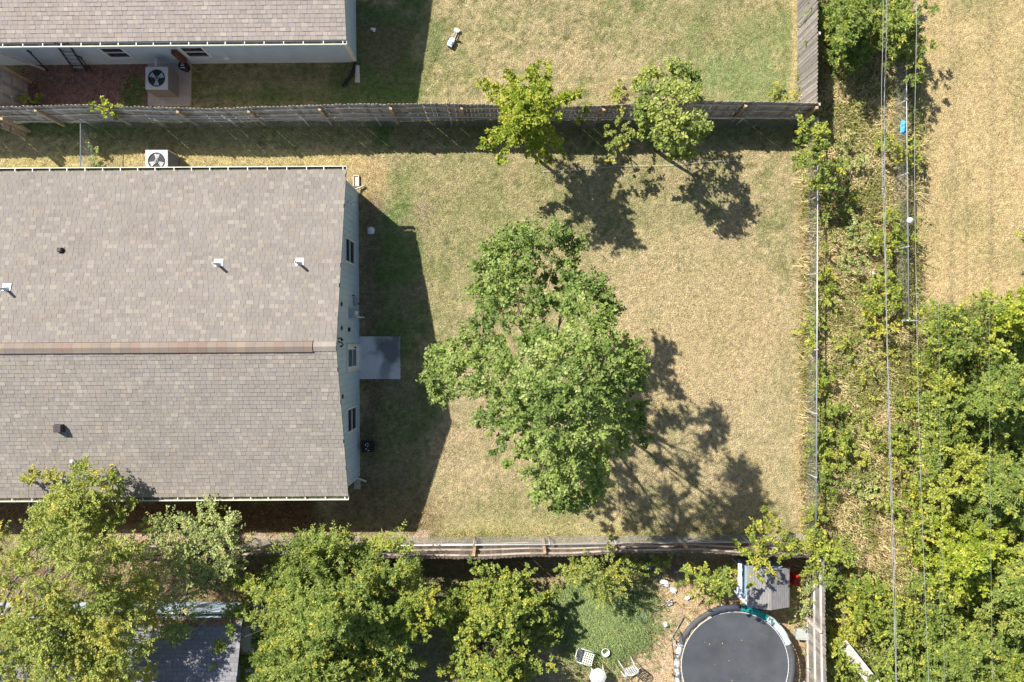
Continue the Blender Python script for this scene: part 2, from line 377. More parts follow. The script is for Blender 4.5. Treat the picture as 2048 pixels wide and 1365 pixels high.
def lawn():
    n = 560000
    x = RNG.uniform(-19.2, 19.2, n); y = RNG.uniform(-13, 13, n)
    X = x * PPM + 1024; Y = -y * PPM + 682
    keep = ~((X < 712) & (Y > 385) & (Y < 950)) & ~((X < 705) & (Y < 120)) & ~((X > 290) & (X < 382) & (Y > 118) & (Y < 212)) & ~((X > 717) & (X < 802) & (Y > 672) & (Y < 758))
    keep &= ~((X > 38) & (X < 310) & (Y > 120) & (Y < 215) & (RNG.random(n) < .8))
    keep &= ~((Y > 990) & (Y < 1075) & (X < 620) & (RNG.random(n) < .7))
    keep &= RNG.random(n) < (0.35 + 1.1 * fbm(X / 14, Y / 14))
    x = x[keep]; y = y[keep]; X = X[keep]; Y = Y[keep]; n = len(x)
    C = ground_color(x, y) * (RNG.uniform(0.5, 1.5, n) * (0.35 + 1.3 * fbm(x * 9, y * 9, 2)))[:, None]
    g = RNG.random(n)
    C[g < .14] = C[g < .14] * np.array([0.62, 0.85, 0.55]); C[g > .80] *= np.array([1.22, 1.15, 1.0])
    L = RNG.uniform(0.04, 0.08, n); V, F, c = blades('lawn', x, y, L, RNG.uniform(.007, .017, n), RNG.uniform(.45, .95, n), np.clip(C, 0.01, .85), None)
    o = np_mesh('lawn_grass', V, F, 3, M['blade'], col=c)
    tag(o, 'short dry lawn grass, tan and olive, across the yards and field', 'grass', kind='stuff')
lawn()

# ------------------------------------------------------------------ houses
def shingles(name, x0, x1, ye, ze, yr, zr, parent, base, seed, zoff=0.02):
    """every tab of one roof slope as a real raised piece; slope from eave (ye,ze) to ridge (yr,zr)"""
    r = np.random.default_rng(seed)
    e = np.array([ye, ze]); q = np.array([yr, zr]); L = np.linalg.norm(q - e); u = (q - e) / L
    nrm = np.array([-u[1], u[0]]);
    if nrm[1] < 0: nrm = -nrm
    exp_ = 0.138; rows = int(math.ceil(L / exp_)); V = []; C = []
    for k in range(rows):
        x = x0 - r.random() * .2; v0 = k * exp_; v1 = min(v0 + exp_ - 0.004, L + .0)
        while x < x1:
            w = r.choice([0.15, 0.17, 0.20, 0.24]) * r.uniform(.95, 1.05)
            a, b = max(x, x0), min(x + w - 0.006, x1)
            if b - a > 0.02:
                t = r.choice([0.007, 0.010, 0.015]); tt = 0.002
                def pt(xx, v, h):
                    yz = e + u * v + nrm * (h + zoff); return (xx, yz[0], yz[1])
                V.append([pt(a, v0, 0), pt(b, v0, 0), pt(a, v0, t), pt(b, v0, t), pt(b, v1, tt), pt(a, v1, tt)])
                z = r.random(); c = np.array(base) * r.uniform(.95, 1.04)
                if z < .13: c = c * np.array([1.17, 1.165, 1.14])
                elif z < .20: c = c * np.array([1.06, 1.01, .97])
                elif z < .34: c = c * np.array([.92, .92, .94])
                elif z < .42: c = c * np.array([1.0, 1.0, 1.07])
                C.append(c)
            x += w
    V = np.array(V); n = len(V); o6 = np.arange(n)[:, None] * 6
    # orientation: flip for slopes facing -y so that normals point out
    fl = [[2, 3, 4, 5], [0, 1, 3, 2], [0, 2, 5, 5], [1, 4, 3, 3]]
    F4 = (o6[:, :, None] + np.array([[2, 3, 4, 5], [0, 1, 3, 2]])[None]).reshape(-1)
    # side slivers as quads using butt bottom points (thin)
    o = np_mesh(name, V.reshape(-1, 3), F4, 4, M['shingle'], parent, col=(np.array(C)[:, None, :] * np.array([1.0, .35])[None, :, None]).reshape(-1, 3))
    return o

def gutter(x0, x1, y, z, side, parent, hang_every=0.62, hang=True):
    """open U trough along x; side=+1 outer lip towards +y"""
    g = MB(); w = 0.115 * side
    g.box(x0, x1, min(y + w - .012 * side, y + w + .012 * side), max(y + w - .012 * side, y + w + .012 * side), z - .10, z)
    g.box(x0, x1, min(y, y + w), max(y, y + w), z - .115, z - .102)
    g.box(x1 - .01, x1 + .004, min(y, y + w), max(y, y + w), z - .10, z - .004)
    if hang:
        x = x1 - .12
        while x > x0:
            g.box(x - .014, x + .014, min(y - .01 * side, y + w), max(y - .01 * side, y + w), z - .006, z + .004); x -= hang_every * random.uniform(.92, 1.08)
    o = g.build('gutter', M['gutter'], parent)
    d = MB(); d.box(x0, x1 - .012, min(y + .004 * side, y + w - .014 * side), max(y + .004 * side, y + w - .014 * side), z - .101, z - .085)
    d.build('debris', M['gutter_in'], o)
    return o

def window(parent, c, w, h, axis, grille=False, name='window'):
    """window on a wall: axis 'x' = wall facing +x (width along y), 'y-' = wall facing -y (width along x)"""
    f = MB(); t = 0.05
    def b(mb, a0, a1, z0, z1, d0, d1):
        if axis == 'x': mb.box(c[0] + d0, c[0] + d1, c[1] + a0, c[1] + a1, c[2] + z0, c[2] + z1)
        else: mb.box(c[0] + a0, c[0] + a1, c[1] - d1, c[1] - d0, c[2] + z0, c[2] + z1)
    b(f, -w/2, w/2, -h/2, -h/2 + t, .0, .045); b(f, -w/2, w/2, h/2 - t, h/2, .0, .045)
    b(f, -w/2, -w/2 + t, -h/2 + t, h/2 - t, .0, .045); b(f, w/2 - t, w/2, -h/2 + t, h/2 - t, .0, .045)
    b(f, -w/2 + t, w/2 - t, .0, .035, .0, .04)
    o = f.build(name, M['white'], parent)
    g = MB(); b(g, -w/2 + t, w/2 - t, -h/2 + t, h/2 - t, .003, .014); g.build('pane', M['glass'], o)
    return o

ROT = 0.0060
# ---- main house: local origin = foot of the gable wall, x to the left is negative
M['underlay'] = mat('roof_underlay', (0.10, 0.085, 0.075), 0.9)
house = empty('house', P(718, 682), 'large grey shingled house with blue-grey gable wall left of the lawn', 'house', rz=ROT)
ZE, ZR, YN, YS, YR = 2.50, 4.12, 5.66, -5.12, -0.17
X0, XR = -16.5, 0.117
w = MB(); wn, ws = 5.43, -4.90
zt = lambda y: (ZE - .06) + (ZR - ZE) * ((YN - y) / (YN - YR) if y > YR else (y - YS) / (YR - YS))
w.raw([(X0, ws, 0), (0, ws, 0), (0, wn, 0), (X0, wn, 0), (X0, ws, zt(ws)), (0, ws, zt(ws)), (0, wn, zt(wn)), (X0, wn, zt(wn)), (X0, YR, zt(YR)), (0, YR, zt(YR))],
      [(3, 2, 1, 0), (1, 2, 6, 9, 5), (0, 4, 8, 7, 3), (0, 1, 5, 4), (2, 3, 7, 6)])
wall = w.build('wall', M['siding'], house)
g = MB(); y = ws + .15
while y < wn - .05:                      # shallow vertical battens of the panel siding
    g.box(0.001, 0.007, y, y + .018, .12, zt(y) - .03); y += 0.203
g.build('panel_groove', mat('groove', (0.39, 0.52, 0.64), 0.7), wall)
f = MB(); f.box(-.02, .012, ws, wn, 0, .11); f.build('foundation', M['concrete'], house)
for yy in (ws, wn - .09): c = MB(); c.box(.002, .022, yy, yy + .09, .11, zt(yy + .045) - .02); c.build('corner_trim', M['siding_side'], house)
d = MB()
yo = [YN, YR, YS]; zo = [ZE, ZR, ZE]
pts = [(YN, ZE), (YR, ZR), (YS, ZE), (YS, ZE - .1), (YR, ZR - .11), (YN, ZE - .1)]
n = len(pts)
d.raw([(X0 - .3, a, b) for a, b in pts] + [(XR - .02, a, b) for a, b in pts],
      [(0, 1, 1 + n, n), (1, 2, 2 + n, 1 + n), (3, 4, 4 + n, 3 + n), (4, 5, 5 + n, 4 + n), (2, 3, 3 + n, 2 + n), (5, 0, n, 5 + n), (n, 1 + n, 4 + n, 5 + n), (1 + n, 2 + n, 3 + n, 4 + n), (0, 5, 4, 1), (1, 4, 3, 2)])
roof = d.build('roof', M['underlay'], house)
shingles('shingle', X0 - .3, XR, YN + .03, ZE, YR, ZR, roof, (0.245, 0.219, 0.194), 5)  # sunward slope: base darkened to even out sunlight between the slopes
shingles('shingle', X0 - .3, XR, YS - .03, ZE, YR, ZR, roof, (0.295, 0.262, 0.230), 6)  # same shingles, base lightened to make up for weaker sunlight
# ridge vent
rv = MB(); xv = -.62
for s_, (yy, zz) in ((1, (YR + .17, ZR - .02)), (-1, (YR - .17, ZR - .02))):
    pass
rz_ = ZR + .045
xx = X0 - .3; cc = []
V = []; 
while xx < xv:
    x2 = min(xx + .30, xv)
    for yA, zA, yB, zB in ((YR - .165, ZR + .018, YR, rz_ + .03), (YR, rz_ + .03, YR + .165, ZR + .018)):
        V.append([(xx + .002, yA, zA), (x2 - .002, yA, zA), (x2 - .002, yB, zB), (xx + .002, yB, zB)])
    t = random.random(); b_ = np.array((0.235, 0.192, 0.162)) * random.uniform(.92, 1.08)
    if t < .22: b_ = b_ * np.array([1.04, .95, .92])
    elif t > .75: b_ = b_ * np.array([1.12, 1.1, 1.02])
    cc += [b_, b_]; xx = x2
V = np.array(V).reshape(-1, 3)
np_mesh('ridge_cap', V, np.arange(len(V)), 4, M['shingle'], roof, col=np.array(cc))
rv.box(X0 - .3, xv + .012, YR - .178, YR + .178, ZR - .06, ZR + .013)
rv.build('ridge_vent', mat('vent_dark', (0.07, 0.045, 0.035), .8), roof)
V = []; cc = []; xx = xv + .02
while xx < XR - .01:
    x2 = min(xx + .14, XR); h = .0
    for yA, zA, yB, zB in ((YR - .15, ZR - .012, YR, ZR + .045), (YR, ZR + .045, YR + .15, ZR - .012)):
        V.append([(xx, yA, zA + .012), (x2, yA, zA + .004), (x2, yB, zB + .004), (xx, yB, zB + .012)])
    cc += [np.array((0.30, .258, .228)) * random.uniform(.9, 1.1)] * 2; xx = x2
V = np.array(V).reshape(-1, 3)
np_mesh('ridge_shingle', V, np.arange(len(V)), 4, M['shingle'], roof, col=np.array(cc))
gutter(X0 - .3, XR, YN + .05, ZE - .01, 1, house); gutter(X0 - .3, XR, YS - .05, ZE - .01, -1, house)
# gable windows and the back door
def gz(px):       # height on the gable wall plane from photo x
    return H * (1 - 306.0 / (1024 - px))
def gy(px, py):   # wall y from photo pixel on the wall
    return -(py - 682) * (306.0 / (1024 - px)) / PPM
zc = (gz(690.3) + gz(708.5)) / 2; hh = gz(690.3) - gz(708.5)
ya, yb = gy(690.3, 472), gy(690.3, 523)
window(house, (.0, (ya + yb) / 2, zc), abs(ya - yb), hh, 'x')
zc = (gz(692.3) + gz(710.5)) / 2; hh = gz(692.3) - gz(710.5)
ya, yb = gy(692.3, 818), gy(692.3, 868)
window(house, (.0, (ya + yb) / 2, zc), abs(ya - yb), hh, 'x')
ya, yb = gy(692.5, 688.5), gy(692.5, 745); zt_ = gz(692.5); yc = (ya + yb) / 2; dw = abs(ya - yb)
fr = MB(); fr.box(.0, .05, yc - dw/2, yc - dw/2 + .06, .12, zt_); fr.box(.0, .05, yc + dw/2 - .06, yc + dw/2, .12, zt_); fr.box(.0, .05, yc - dw/2 + .06, yc + dw/2 - .06, zt_ - .06, zt_); fr.box(0, .09, yc - dw/2, yc + dw/2, .1, .14)
door = MB(); door.box(.0, .03, yc - dw/2 + .062, yc + dw/2 - .062, .142, zt_ - .062)
do = door.build('door', M['white'], house, 0.004); fr.build('frame', M['trim'], do)
pn = MB(); z0_, z1_ = gz(710.5), gz(695.0); m_ = (z0_ + z1_) / 2
pn.box(.031, .035, yc - .29, yc + .29, z0_, m_ - .02); pn.box(.031, .035, yc - .29, yc + .29, m_ + .02, z1_)
pn.build('pane', M['glass'], do)
pm = MB(); pm.box(.031, .045, yc - .31, yc + .31, m_ - .02, m_ + .02); pm.box(.031, .04, yc - .32, yc - .29, z0_, z1_); pm.box(.031, .04, yc + .29, yc + .32, z0_, z1_); pm.build('pane_divider', M['white'], do)
kn = MB(); kn.lathe((.075, yc + .36, 1.0), [(0, -.03), (.03, -.02), (.035, 0), (.03, .02), (0, .03)], 10); kn.box(.03, .07, yc + .345, yc + .375, .985, 1.015); kn.build('handle', M['darkmetal'], do)
# gable fittings
v = MB()
for px, py in ((683, 608), (683, 656), (684, 793)):
    z = gz(px); y = gy(px, py); v = MB()
    v.obox((.012, y, z), (.012, 0, 0), (0, .065, 0), (0, 0, .10)); v.obox((.028, y, z + .02), (.004, 0, 0), (0, .045, 0), (0, 0, .03)); v.obox((.028, y, z - .05), (.004, 0, 0), (0, .045, 0), (0, 0, .02))
    v.build('wall_vent', M['darkmetal'], house, .003)
v = MB(); y = gy(697, 659); z = gz(697); v.box(.0, .05, y - .07, y + .07, z - .09, z + .09); v.box(.05, .06, y - .05, y + .05, z - .06, z + .06); v.build('junction_box', M['black'], house, .004)
mb = MB(); y = gy(704, 627); mb.box(.001, .16, y - .16, y + .16, 1.2, 1.75); mb.box(.16, .175, y - .14, y + .14, 1.23, 1.72)
mbo = mb.build('meter_box', M['grey_metal'], house, .008)
mb = MB(); mb.lathe((.18, y, 1.45), [(.0, .09), (.07, .085), (.085, .0), (.085, -.02)], 16)
mb.tube([(.09, y - .10, 1.2), (.09, y - .10, .3), (.22, y - .10, .12)], .03, 10); mb.tube([(.06, y + .10, 1.2), (.06, y + .10, .02)], .02, 8)
mb.build('conduit', M['white'], mbo)
mb = MB(); y = gy(712, 604); mb.box(.001, .10, y - .15, y + .14, .65, 1.02); mb.box(.02, .11, y - .13, y + .12, 1.02, 1.045)
d_ = mb.build('disconnect_box', M['grey_metal'], house, .006)
mb = MB(); mb.tube([(.05, y + .2, .9), (.05, y + .2, 1.15), (.02, y + .2, 1.2)], .018, 8); mb.tube([(.06, y - .05, .65), (.06, y - .05, .05)], .02, 8); mb.build('pipe', M['darkmetal'], d_)
mb = MB(); y = gy(675, 682); z = gz(676)
mb.tube([(.0, y + .08, z), (.10, y + .10, z + .02), (.15, y + .04, z - .03), (.12, y, z)], .022, 8); mb.tube([(.0, y - .02, z), (.12, y - .05, z + .02), (.16, y - .12, z - .02), (.1, y - .16, z)], .022, 8); mb.lathe((.1, y - .17, z - .03), [(0, .04), (.04, .02), (.04, -.02), (0, -.04)], 10); mb.lathe((.12, y + .04, z - .03), [(0, .04), (.04, .02), (.04, -.02), (0, -.04)], 10)
mb.build('bracket', M['black'], house)
mb = MB(); y = gy(694, 403); z = gz(696)
mb.lathe((.06, y, z), [(0, .03), (.05, .02), (.05, -.02), (0, -.03)], 10); mb.tube([(.08, y, z), (.16, y + .09, z - .02), (.24, y + .12, z - .05)], [.02, .045, .06], 10); mb.tube([(.08, y, z), (.16, y - .09, z - .02), (.24, y - .12, z - .05)], [.02, .045, .06], 10)
mb.build('floodlight', M['white'], house)
for yy, sgn in ((wn - .02, 1), (ws + .02, -1)):    # downspouts at the two gable corners
    mb = MB(); mb.tube([(-.14, yy + sgn * .30, ZE - .12), (-.10, yy + sgn * .12, ZE - .35), (-.08, yy + sgn * .09, ZE - .5), (-.08, yy + sgn * .09, .2), (.05, yy + sgn * .16, .1), (.25, yy + sgn * .25, .06)], .035, 8)
    mb.build('downspout', M['trim'], house)
# things on the roof
def on_roof(px, py):
    """point of the main roof seen at a photo pixel"""
    z = 3.0
    for _ in range(25):
        p = P(px, py, z); y = p.y
        z = ZE + (ZR - ZE) * ((YN - y) / (YN - YR) if y > YR else (y - YS) / (YR - YS))
    return P(px, py, z + .02)
def pipe_vent(px, py, label, flash=True, h=.50):
    p = on_roof(px, py); e = empty('vent_pipe', p, label, 'vent pipe', 'vent pipes through the main roof')
    sl = (ZR - ZE) / (YN - YR); s_ = -sl if p.y > YR else sl
    if flash:
        f = MB(); f.obox((.0, .06, .012 + .06 * s_), (.135, 0, 0), (0, .12, .12 * s_), (0, 0, .006)); f.lathe((0, 0, .0), [(.10, .0), (.075, .06), (.052, .11)], 14)
        f.build('flashing', M['lead'], e)
    f = MB(); f.lathe((0, 0, -.05), [(.042, 0), (.042, h), (.030, h), (.030, h - .1)], 14); f.build('pipe', M['white'] if flash else M['grey_metal'], e)
    if not flash:
        f = MB(); f.lathe((0, 0, h - .05), [(0, .10), (.09, .07), (.11, .0), (.09, -.01)], 16); f.build('cap', M['galv'], e)
    return e
pipe_vent(437, 529, 'white vent pipe near the middle of the upper slope, left of its twin')
pipe_vent(599, 527, 'white vent pipe on the upper slope nearest to the gable edge')
pipe_vent(13, 578, 'white vent pipe at the left edge of the photo above the ridge')
pipe_vent(153, 922, 'round capped metal vent pipe at the tip of the tree over the lower slope', False, .25)
def box_vent(px, py, s, label):
    p = on_roof(px, py); sl = (ZR - ZE) / (YN - YR); k = -sl if p.y > YR else sl
    e = empty('roof_vent', p, label, 'roof vent', 'box vents on the main roof')
    f = MB(); f.obox((0, 0, .01), (s * .85, 0, 0), (0, s * .9, s * .9 * k), (0, 0, .006)); f.build('flange', M['darkmetal'], e)
    f = MB(); f.hexa([(-s*.6, -s*.6, -s*.6*k), (s*.6, -s*.6, -s*.6*k), (s*.6, s*.6, s*.6*k), (-s*.6, s*.6, s*.6*k), (-s*.5, -s*.5, s*1.0), (s*.5, -s*.5, s*1.0), (s*.5, s*.5, s*1.0), (-s*.5, s*.5, s*1.0)])
    f.build('hood', mat('vent_hood', (.075, .06, .065), .6), e, .01)
box_vent(122, 500, .13, 'small dark box vent on the upper slope')
box_vent(122, 856, .235, 'larger dark box vent on the lower slope')

# ---- upper neighbour house
house2 = empty('house', P(713, 124), 'grey shingled house across the fence at the top left', 'house', rz=0.0085)
o2 = P(713, 124)
ZE2 = 2.5; ye2 = 10.06 - o2.y; yr2 = ye2 + 5.5; zr2 = ZE2 + 1.0; XR2 = .17; X02 = -17
w = MB(); wy0, wy1 = 0.0, 10.6
zt2 = lambda y: (ZE2 - .06) + (zr2 - ZE2) * ((y - ye2) / 5.5 if y < yr2 else (yr2 + 5.5 - y) / 5.5)
w.raw([(X02, wy0, 0), (0, wy0, 0), (0, wy1, 0), (X02, wy1, 0), (X02, wy0, zt2(wy0)), (0, wy0, zt2(wy0)), (0, wy1, zt2(wy1)), (X02, wy1, zt2(wy1)), (X02, yr2, zt2(yr2)), (0, yr2, zt2(yr2))],
      [(3, 2, 1, 0), (1, 2, 6, 9, 5), (0, 4, 8, 7, 3), (0, 1, 5, 4), (2, 3, 7, 6)])
wl2 = w.build('wall', M['siding_side'], house2)
f = MB(); f.box(X02, .004, -.012, 0.0, 0, .09); f.build('foundation', M['concrete'], house2)
f = MB(); f.box(-.10, .02, -.022, 0.0, .09, ZE2 - .1); f.box(.0, .02, 0, .1, .09, ZE2 - .1); f.box(-.16, -.145, -.02, 0, .09, ZE2 - .1); f.build('corner_trim', M['trim'], house2)
f = MB(); f.box(X02, XR2 - .02, ye2 + .02, ye2 + .045, ZE2 - .16, ZE2 - .02); f.build('fascia', M['trim'], house2)
d = MB(); pts = [(ye2, ZE2), (yr2, zr2), (yr2 + 5.5, ZE2), (yr2 + 5.5, ZE2 - .1), (yr2, zr2 - .11), (ye2, ZE2 - .1)]
d.raw([(X02, a, b) for a, b in pts] + [(XR2 - .02, a, b) for a, b in pts],
      [(0, 1, 1 + n, n), (1, 2, 2 + n, 1 + n), (3, 4, 4 + n, 3 + n), (4, 5, 5 + n, 4 + n), (2, 3, 3 + n, 2 + n), (5, 0, n, 5 + n), (n, 1 + n, 4 + n, 5 + n), (1 + n, 2 + n, 3 + n, 4 + n)])
roof2 = d.build('roof', M['underlay'], house2)
shingles('shingle', X02, XR2, ye2 - .03, ZE2, yr2, zr2, roof2, (0.320, 0.278, 0.250), 8)
gutter(X02, XR2, ye2 - .05, ZE2 - .01, -1, house2)
def wz2(py): return H * (1 - (682 - 127.5) / (682.0 - py))
for px0, px1 in ((194, 268), (355, 425)):
    zt_, zb_ = wz2(93.5), wz2(113.5); k = 1 / (1 - (zt_ + zb_) / 2 / H)
    xc = ((px0 + px1) / 2 - 1024) / PPM / k - o2.x; ww = (47.5) / PPM / k
    window(house2, (xc, -.0, (zt_ + zb_) / 2), ww, zt_ - zb_, 'y-')
f = MB(); xc = (450 - 1024) / PPM / 1.03 - o2.x; f.box(xc - .1, xc + .1, -.07, 0, .55, .68); f.box(xc - .07, xc + .07, -.09, -.07, .57, .63); f.build('wall_vent', M['white'], house2, .005)
f = MB(); p = P(351, 112, 1.2) - o2; f.box(p.x - .09, p.x + .10, -.16, -.002, .45, 1.35); f.box(p.x - .07, p.x + .08, -.175, -.16, .5, 1.3)
bb = f.build('electric_box', M['brownbox'], house2, .008)
f = MB(); f.tube([(p.x + .05, -.1, .45), (p.x + .1, -.12, .2), (p.x + .3, -.35, .1), (p.x + .5, -.4, .3)], .015, 6); f.build('cable', M['post_wood'], bb)
f = MB(); p = P(314, 124, .5) - o2; f.tube([(p.x, 0, .55), (p.x, -.2, .56), (p.x - .02, -.35, .45)], .05, 10); f.build('pipe', M['white'], house2)

# ---- lower left neighbour house
o3 = P(520, 1203)
house3 = empty('house', o3, 'house with a shaded dark grey roof under the trees at the bottom left', 'house', rz=0.004)
ye3 = -9.24 - o3.y; ZE3 = 2.5; yr3 = ye3 - 5.3; zr3 = ZE3 + 1.7; XR3 = .25
w = MB(); w.box(-15, 0, -10.3, 0, 0, ZE3 - .08); w.build('wall', M['siding'], house3)
d = MB(); pts = [(ye3, ZE3), (yr3, zr3), (yr3 - 5.3, ZE3), (yr3 - 5.3, ZE3 - .1), (yr3, zr3 - .11), (ye3, ZE3 - .1)]
d.raw([(-15.2, a, b) for a, b in pts] + [(XR3 - .02, a, b) for a, b in pts],
      [(0, 1, 1 + n, n), (1, 2, 2 + n, 1 + n), (3, 4, 4 + n, 3 + n), (4, 5, 5 + n, 4 + n), (2, 3, 3 + n, 2 + n), (5, 0, n, 5 + n), (n, 1 + n, 4 + n, 5 + n), (1 + n, 2 + n, 3 + n, 4 + n)])
roof3 = d.build('roof', M['underlay'], house3)
shingles('shingle', -15.2, XR3, ye3 + .03, ZE3, yr3, zr3, roof3, (0.23, 0.225, 0.24), 9)
gutter(-15.2, XR3, ye3 + .05, ZE3 - .01, 1, house3, hang=False)
lt = MB()
for i in range(900):
    x = random.uniform(-8, 0.1); y = ye3 - abs(random.gauss(0, .12)); z = ZE3 + (ye3 - y) / 5.3 * 1.7 + .05
    a = random.random() * 6.28; s_ = random.uniform(.03, .06); u = Vector((math.cos(a), math.sin(a), .1)) * s_; q = Vector((-math.sin(a), math.cos(a), random.uniform(-.4, .4))) * s_ * .6
    c0 = Vector((x, y, z)); lt.raw([c0 - u, c0 + q, c0 + u, c0 - q], [(0, 1, 2, 3)])
lo = lt.build('fallen_leaves', mat('fallen_leaves', (.34, .17, .08), .9, .4, 20), house3)
lo['kind'] = 'stuff'

# ------------------------------------------------------------------ patio, pads
pb = MB(); a = P(718.5, 758); b = P(801, 673)
patio = MB(); patio.box(0, b.x - a.x, -(b.y - a.y) / 2, (b.y - a.y) / 2, -.05, .10)
po = patio.build('patio', M['concrete'], loc=(a.x, (a.y + b.y) / 2, 0), bevel=.01); tag(po, kind='structure')
a = P(297, 212); b = P(383, 126)
pad = MB(); pad.box(0, b.x - a.x, 0, b.y - a.y, -.05, .07); po = pad.build('concrete_pad', M['pad'], loc=(a.x, a.y, 0), bevel=.01); tag(po, kind='structure')

# ------------------------------------------------------------------ wooden fences
def wood_fence(label, a, b, h, side, wob=.05, lean=0.0, gap=.009, start=0.0, bay=2.44, cat='fence', lightrail=False, drop=(), mw='wood'):
    """a, b ground points; side=+1: rails and posts on the left of a->b"""
    a = Vector((a.x, a.y, 0)); b = Vector((b.x, b.y, 0)); d = (b - a); L = d.length; d.normalize(); nrm = Vector((-d.y, d.x, 0)) * side
    e = empty('wooden_fence', a, label, cat, 'wooden privacy fences')
    def off(t):   # wavering line of the pickets
        return nrm * (wob * (math.sin(t * .9 + start) + .6 * math.sin(t * 2.1 + 1.3 + start)))
    def topoff(t):
        return off(t) * .35 + nrm * (lean + wob * 1.3 * math.sin(t * .55 + 2 + start))
    nb = max(1, int(math.ceil(L / bay)))
    for k in range(nb):
        t0, t1 = k * bay, min((k + 1) * bay, L)
        if k in drop: continue
        pk = MB(); t = t0
        while t < t1 - .03:
            w_ = .138 * random.uniform(.93, 1.05); t2 = min(t + w_ - gap, t1 - .004)
            hh_ = h + random.uniform(-.02, .02); tm = (t + t2) / 2
            bo = d * t + off(tm) * .35; bo2 = d * t2 + off(tm) * .35; to = d * t + topoff(tm); to2 = d * t2 + topoff(tm)
            th = nrm * .016; jt = nrm * random.uniform(-.012, .012)
            ca = d * .03
            def PT(p, z, q): return p + q + jt + Vector((0, 0, z))
            zz = Vector((0, 0, 0))
            vs = []
            for q in (zz, -th):
                vs += [PT(bo, .02, q), PT(bo2, .02, q), PT(to2, hh_ - .05, q), PT(to2 - ca, hh_, q), PT(to + ca, hh_, q), PT(to, hh_ - .05, q)]
            pk.raw(vs, [(0, 1, 2, 3, 4, 5), (11, 10, 9, 8, 7, 6), (0, 6, 7, 1), (1, 7, 8, 2), (2, 8, 9, 3), (3, 9, 10, 4), (4, 10, 11, 5), (5, 11, 6, 0)])
            t = t + w_
        pk.build('picket_panel', M[mw], e)
        for zr_, nm in ((h - .28, 'rail'), (h * .52, 'rail'), (.3, 'rail')):
            r = MB(); st = 5
            fr_ = zr_ / h
            for i in range(st):
                u0 = t0 + (t1 - t0) * i / st; u1 = t0 + (t1 - t0) * (i + 1) / st
                p0 = d * u0 + off(u0) * .35 * (1 - fr_) + topoff(u0) * fr_ + nrm * .028; p1 = d * u1 + off(u1) * .35 * (1 - fr_) + topoff(u1) * fr_ + nrm * .028
                r.bar(p0 + Vector((0, 0, zr_)), p1 + Vector((0, 0, zr_)), .045, .085)
            r.build('rail', M['wood_light'] if lightrail else M['wood'], e)
        ps = MB(); tt = t0 + .02
        p0 = d * tt + off(tt) * .35 + nrm * .10; p1 = d * tt + topoff(tt) + nrm * .10
        ps.bar(p0, p1 + Vector((0, 0, h - .12)), .09, .09, up=d); ps.build('post', M['wood_light'] if mw == 'picket_grey' else M['post_wood'], e)
    return e
HF = 1.83
def gp(px, py, z):      # ground point under a point seen at height z
    p = P(px, py, z); return Vector((p.x, p.y, 0))
wood_fence('long weathered picket fence between the upper yard and the main back yard', gp(1638, 205, HF), gp(-300, 217, HF), HF, 1, wob=.045, gap=.010, start=1.0, lightrail=True)
wood_fence('sunlit picket fence along the right side of the upper yard', gp(1632, 207, HF), gp(1636, -60, HF), HF, -1, wob=.02, lean=.03, mw='picket_grey')
wood_fence('leaning picket fence between the main back yard and the trampoline yard', gp(232, 1117, HF), gp(1622, 1108, HF), HF, 1, wob=.07, gap=.006, start=2.2, mw='wood_brown')
wood_fence('grey picket fence right of the trampoline', gp(1650, 1122, HF), gp(1651, 1420, HF), HF, -1, wob=.02, lightrail=True, mw='picket_grey')
wood_fence('short dark picket fence at the left edge of the mulch bed', gp(-12, 128, HF), gp(-12, 216, HF), HF, 1, wob=.02)
wood_fence('stub of brown picket fence left of the chain-link corner', gp(-14, 232, HF), gp(-14, 250, HF), 1.7, 1, wob=.01, mw='post_wood')

# ------------------------------------------------------------------ chain-link fences
def chain_fence(label, pts, h=1.15, bay=3.0, dia=.075):
    pts = [Vector((p.x, p.y, 0)) for p in pts]
    e = empty('chain_link_fence', pts[0], label, 'fence', 'chain-link fences'); o = pts[0]
    wv = []; wf = []
    rail = MB(); rail.tube([p - o + Vector((0, 0, h)) for p in pts], .022, 8); rail.build('top_rail', M['galv'], e)
    for a, b in zip(pts[:-1], pts[1:]):
        d = b - a; L = d.length; d.normalize(); q = Vector((-d.y, d.x, 0))
        nseg = int(L / bay) + 1
        for k in range(nseg + (1 if b is pts[-1] else 0)):
            p = a + d * min(k * L / nseg, L) - o
            m = MB(); m.tube([p, p + Vector((0, 0, h + .02))], .028, 10); m.lathe(p + Vector((0, 0, h + .02)), [(.036, -.02), (.036, .02), (.0, .05)], 10); m.build('post', M['galv'], e)
        r = .0020
        for sgn in (1, -1):
            t = -h
            while t < L:
                s0 = max(0, -t); s1 = min(h, L - t)
                if s1 - s0 > .05:
                    z0_, z1_ = (s0, s1) if sgn > 0 else (h - s0, h - s1)
                    p0 = a - o + d * (t + s0) + Vector((0, 0, z0_)); p1 = a - o + d * (t + s1) + Vector((0, 0, z1_))
                    ax = (p1 - p0).normalized(); u = q * r; w2 = ax.cross(q) * r
                    base = len(wv)
                    for pp in (p0, p1):
                        wv.extend([tuple(pp + u), tuple(pp - u * .5 + w2 * .87), tuple(pp - u * .5 - w2 * .87)])
                    wf.extend([base, base + 1, base + 4, base + 3, base + 1, base + 2, base + 5, base + 4, base + 2, base, base + 3, base + 5])
                t += dia
    np_mesh('wire_mesh', np.array(wv), np.array(wf), 4, M['wire'], e)
    return e
HC = 1.15
chain_fence('chain-link fence running behind the wooden fence at the top of the main back yard', [gp(161, 337, HC), gp(161, 238, HC), gp(900, 234, HC), gp(1634, 236, HC)])
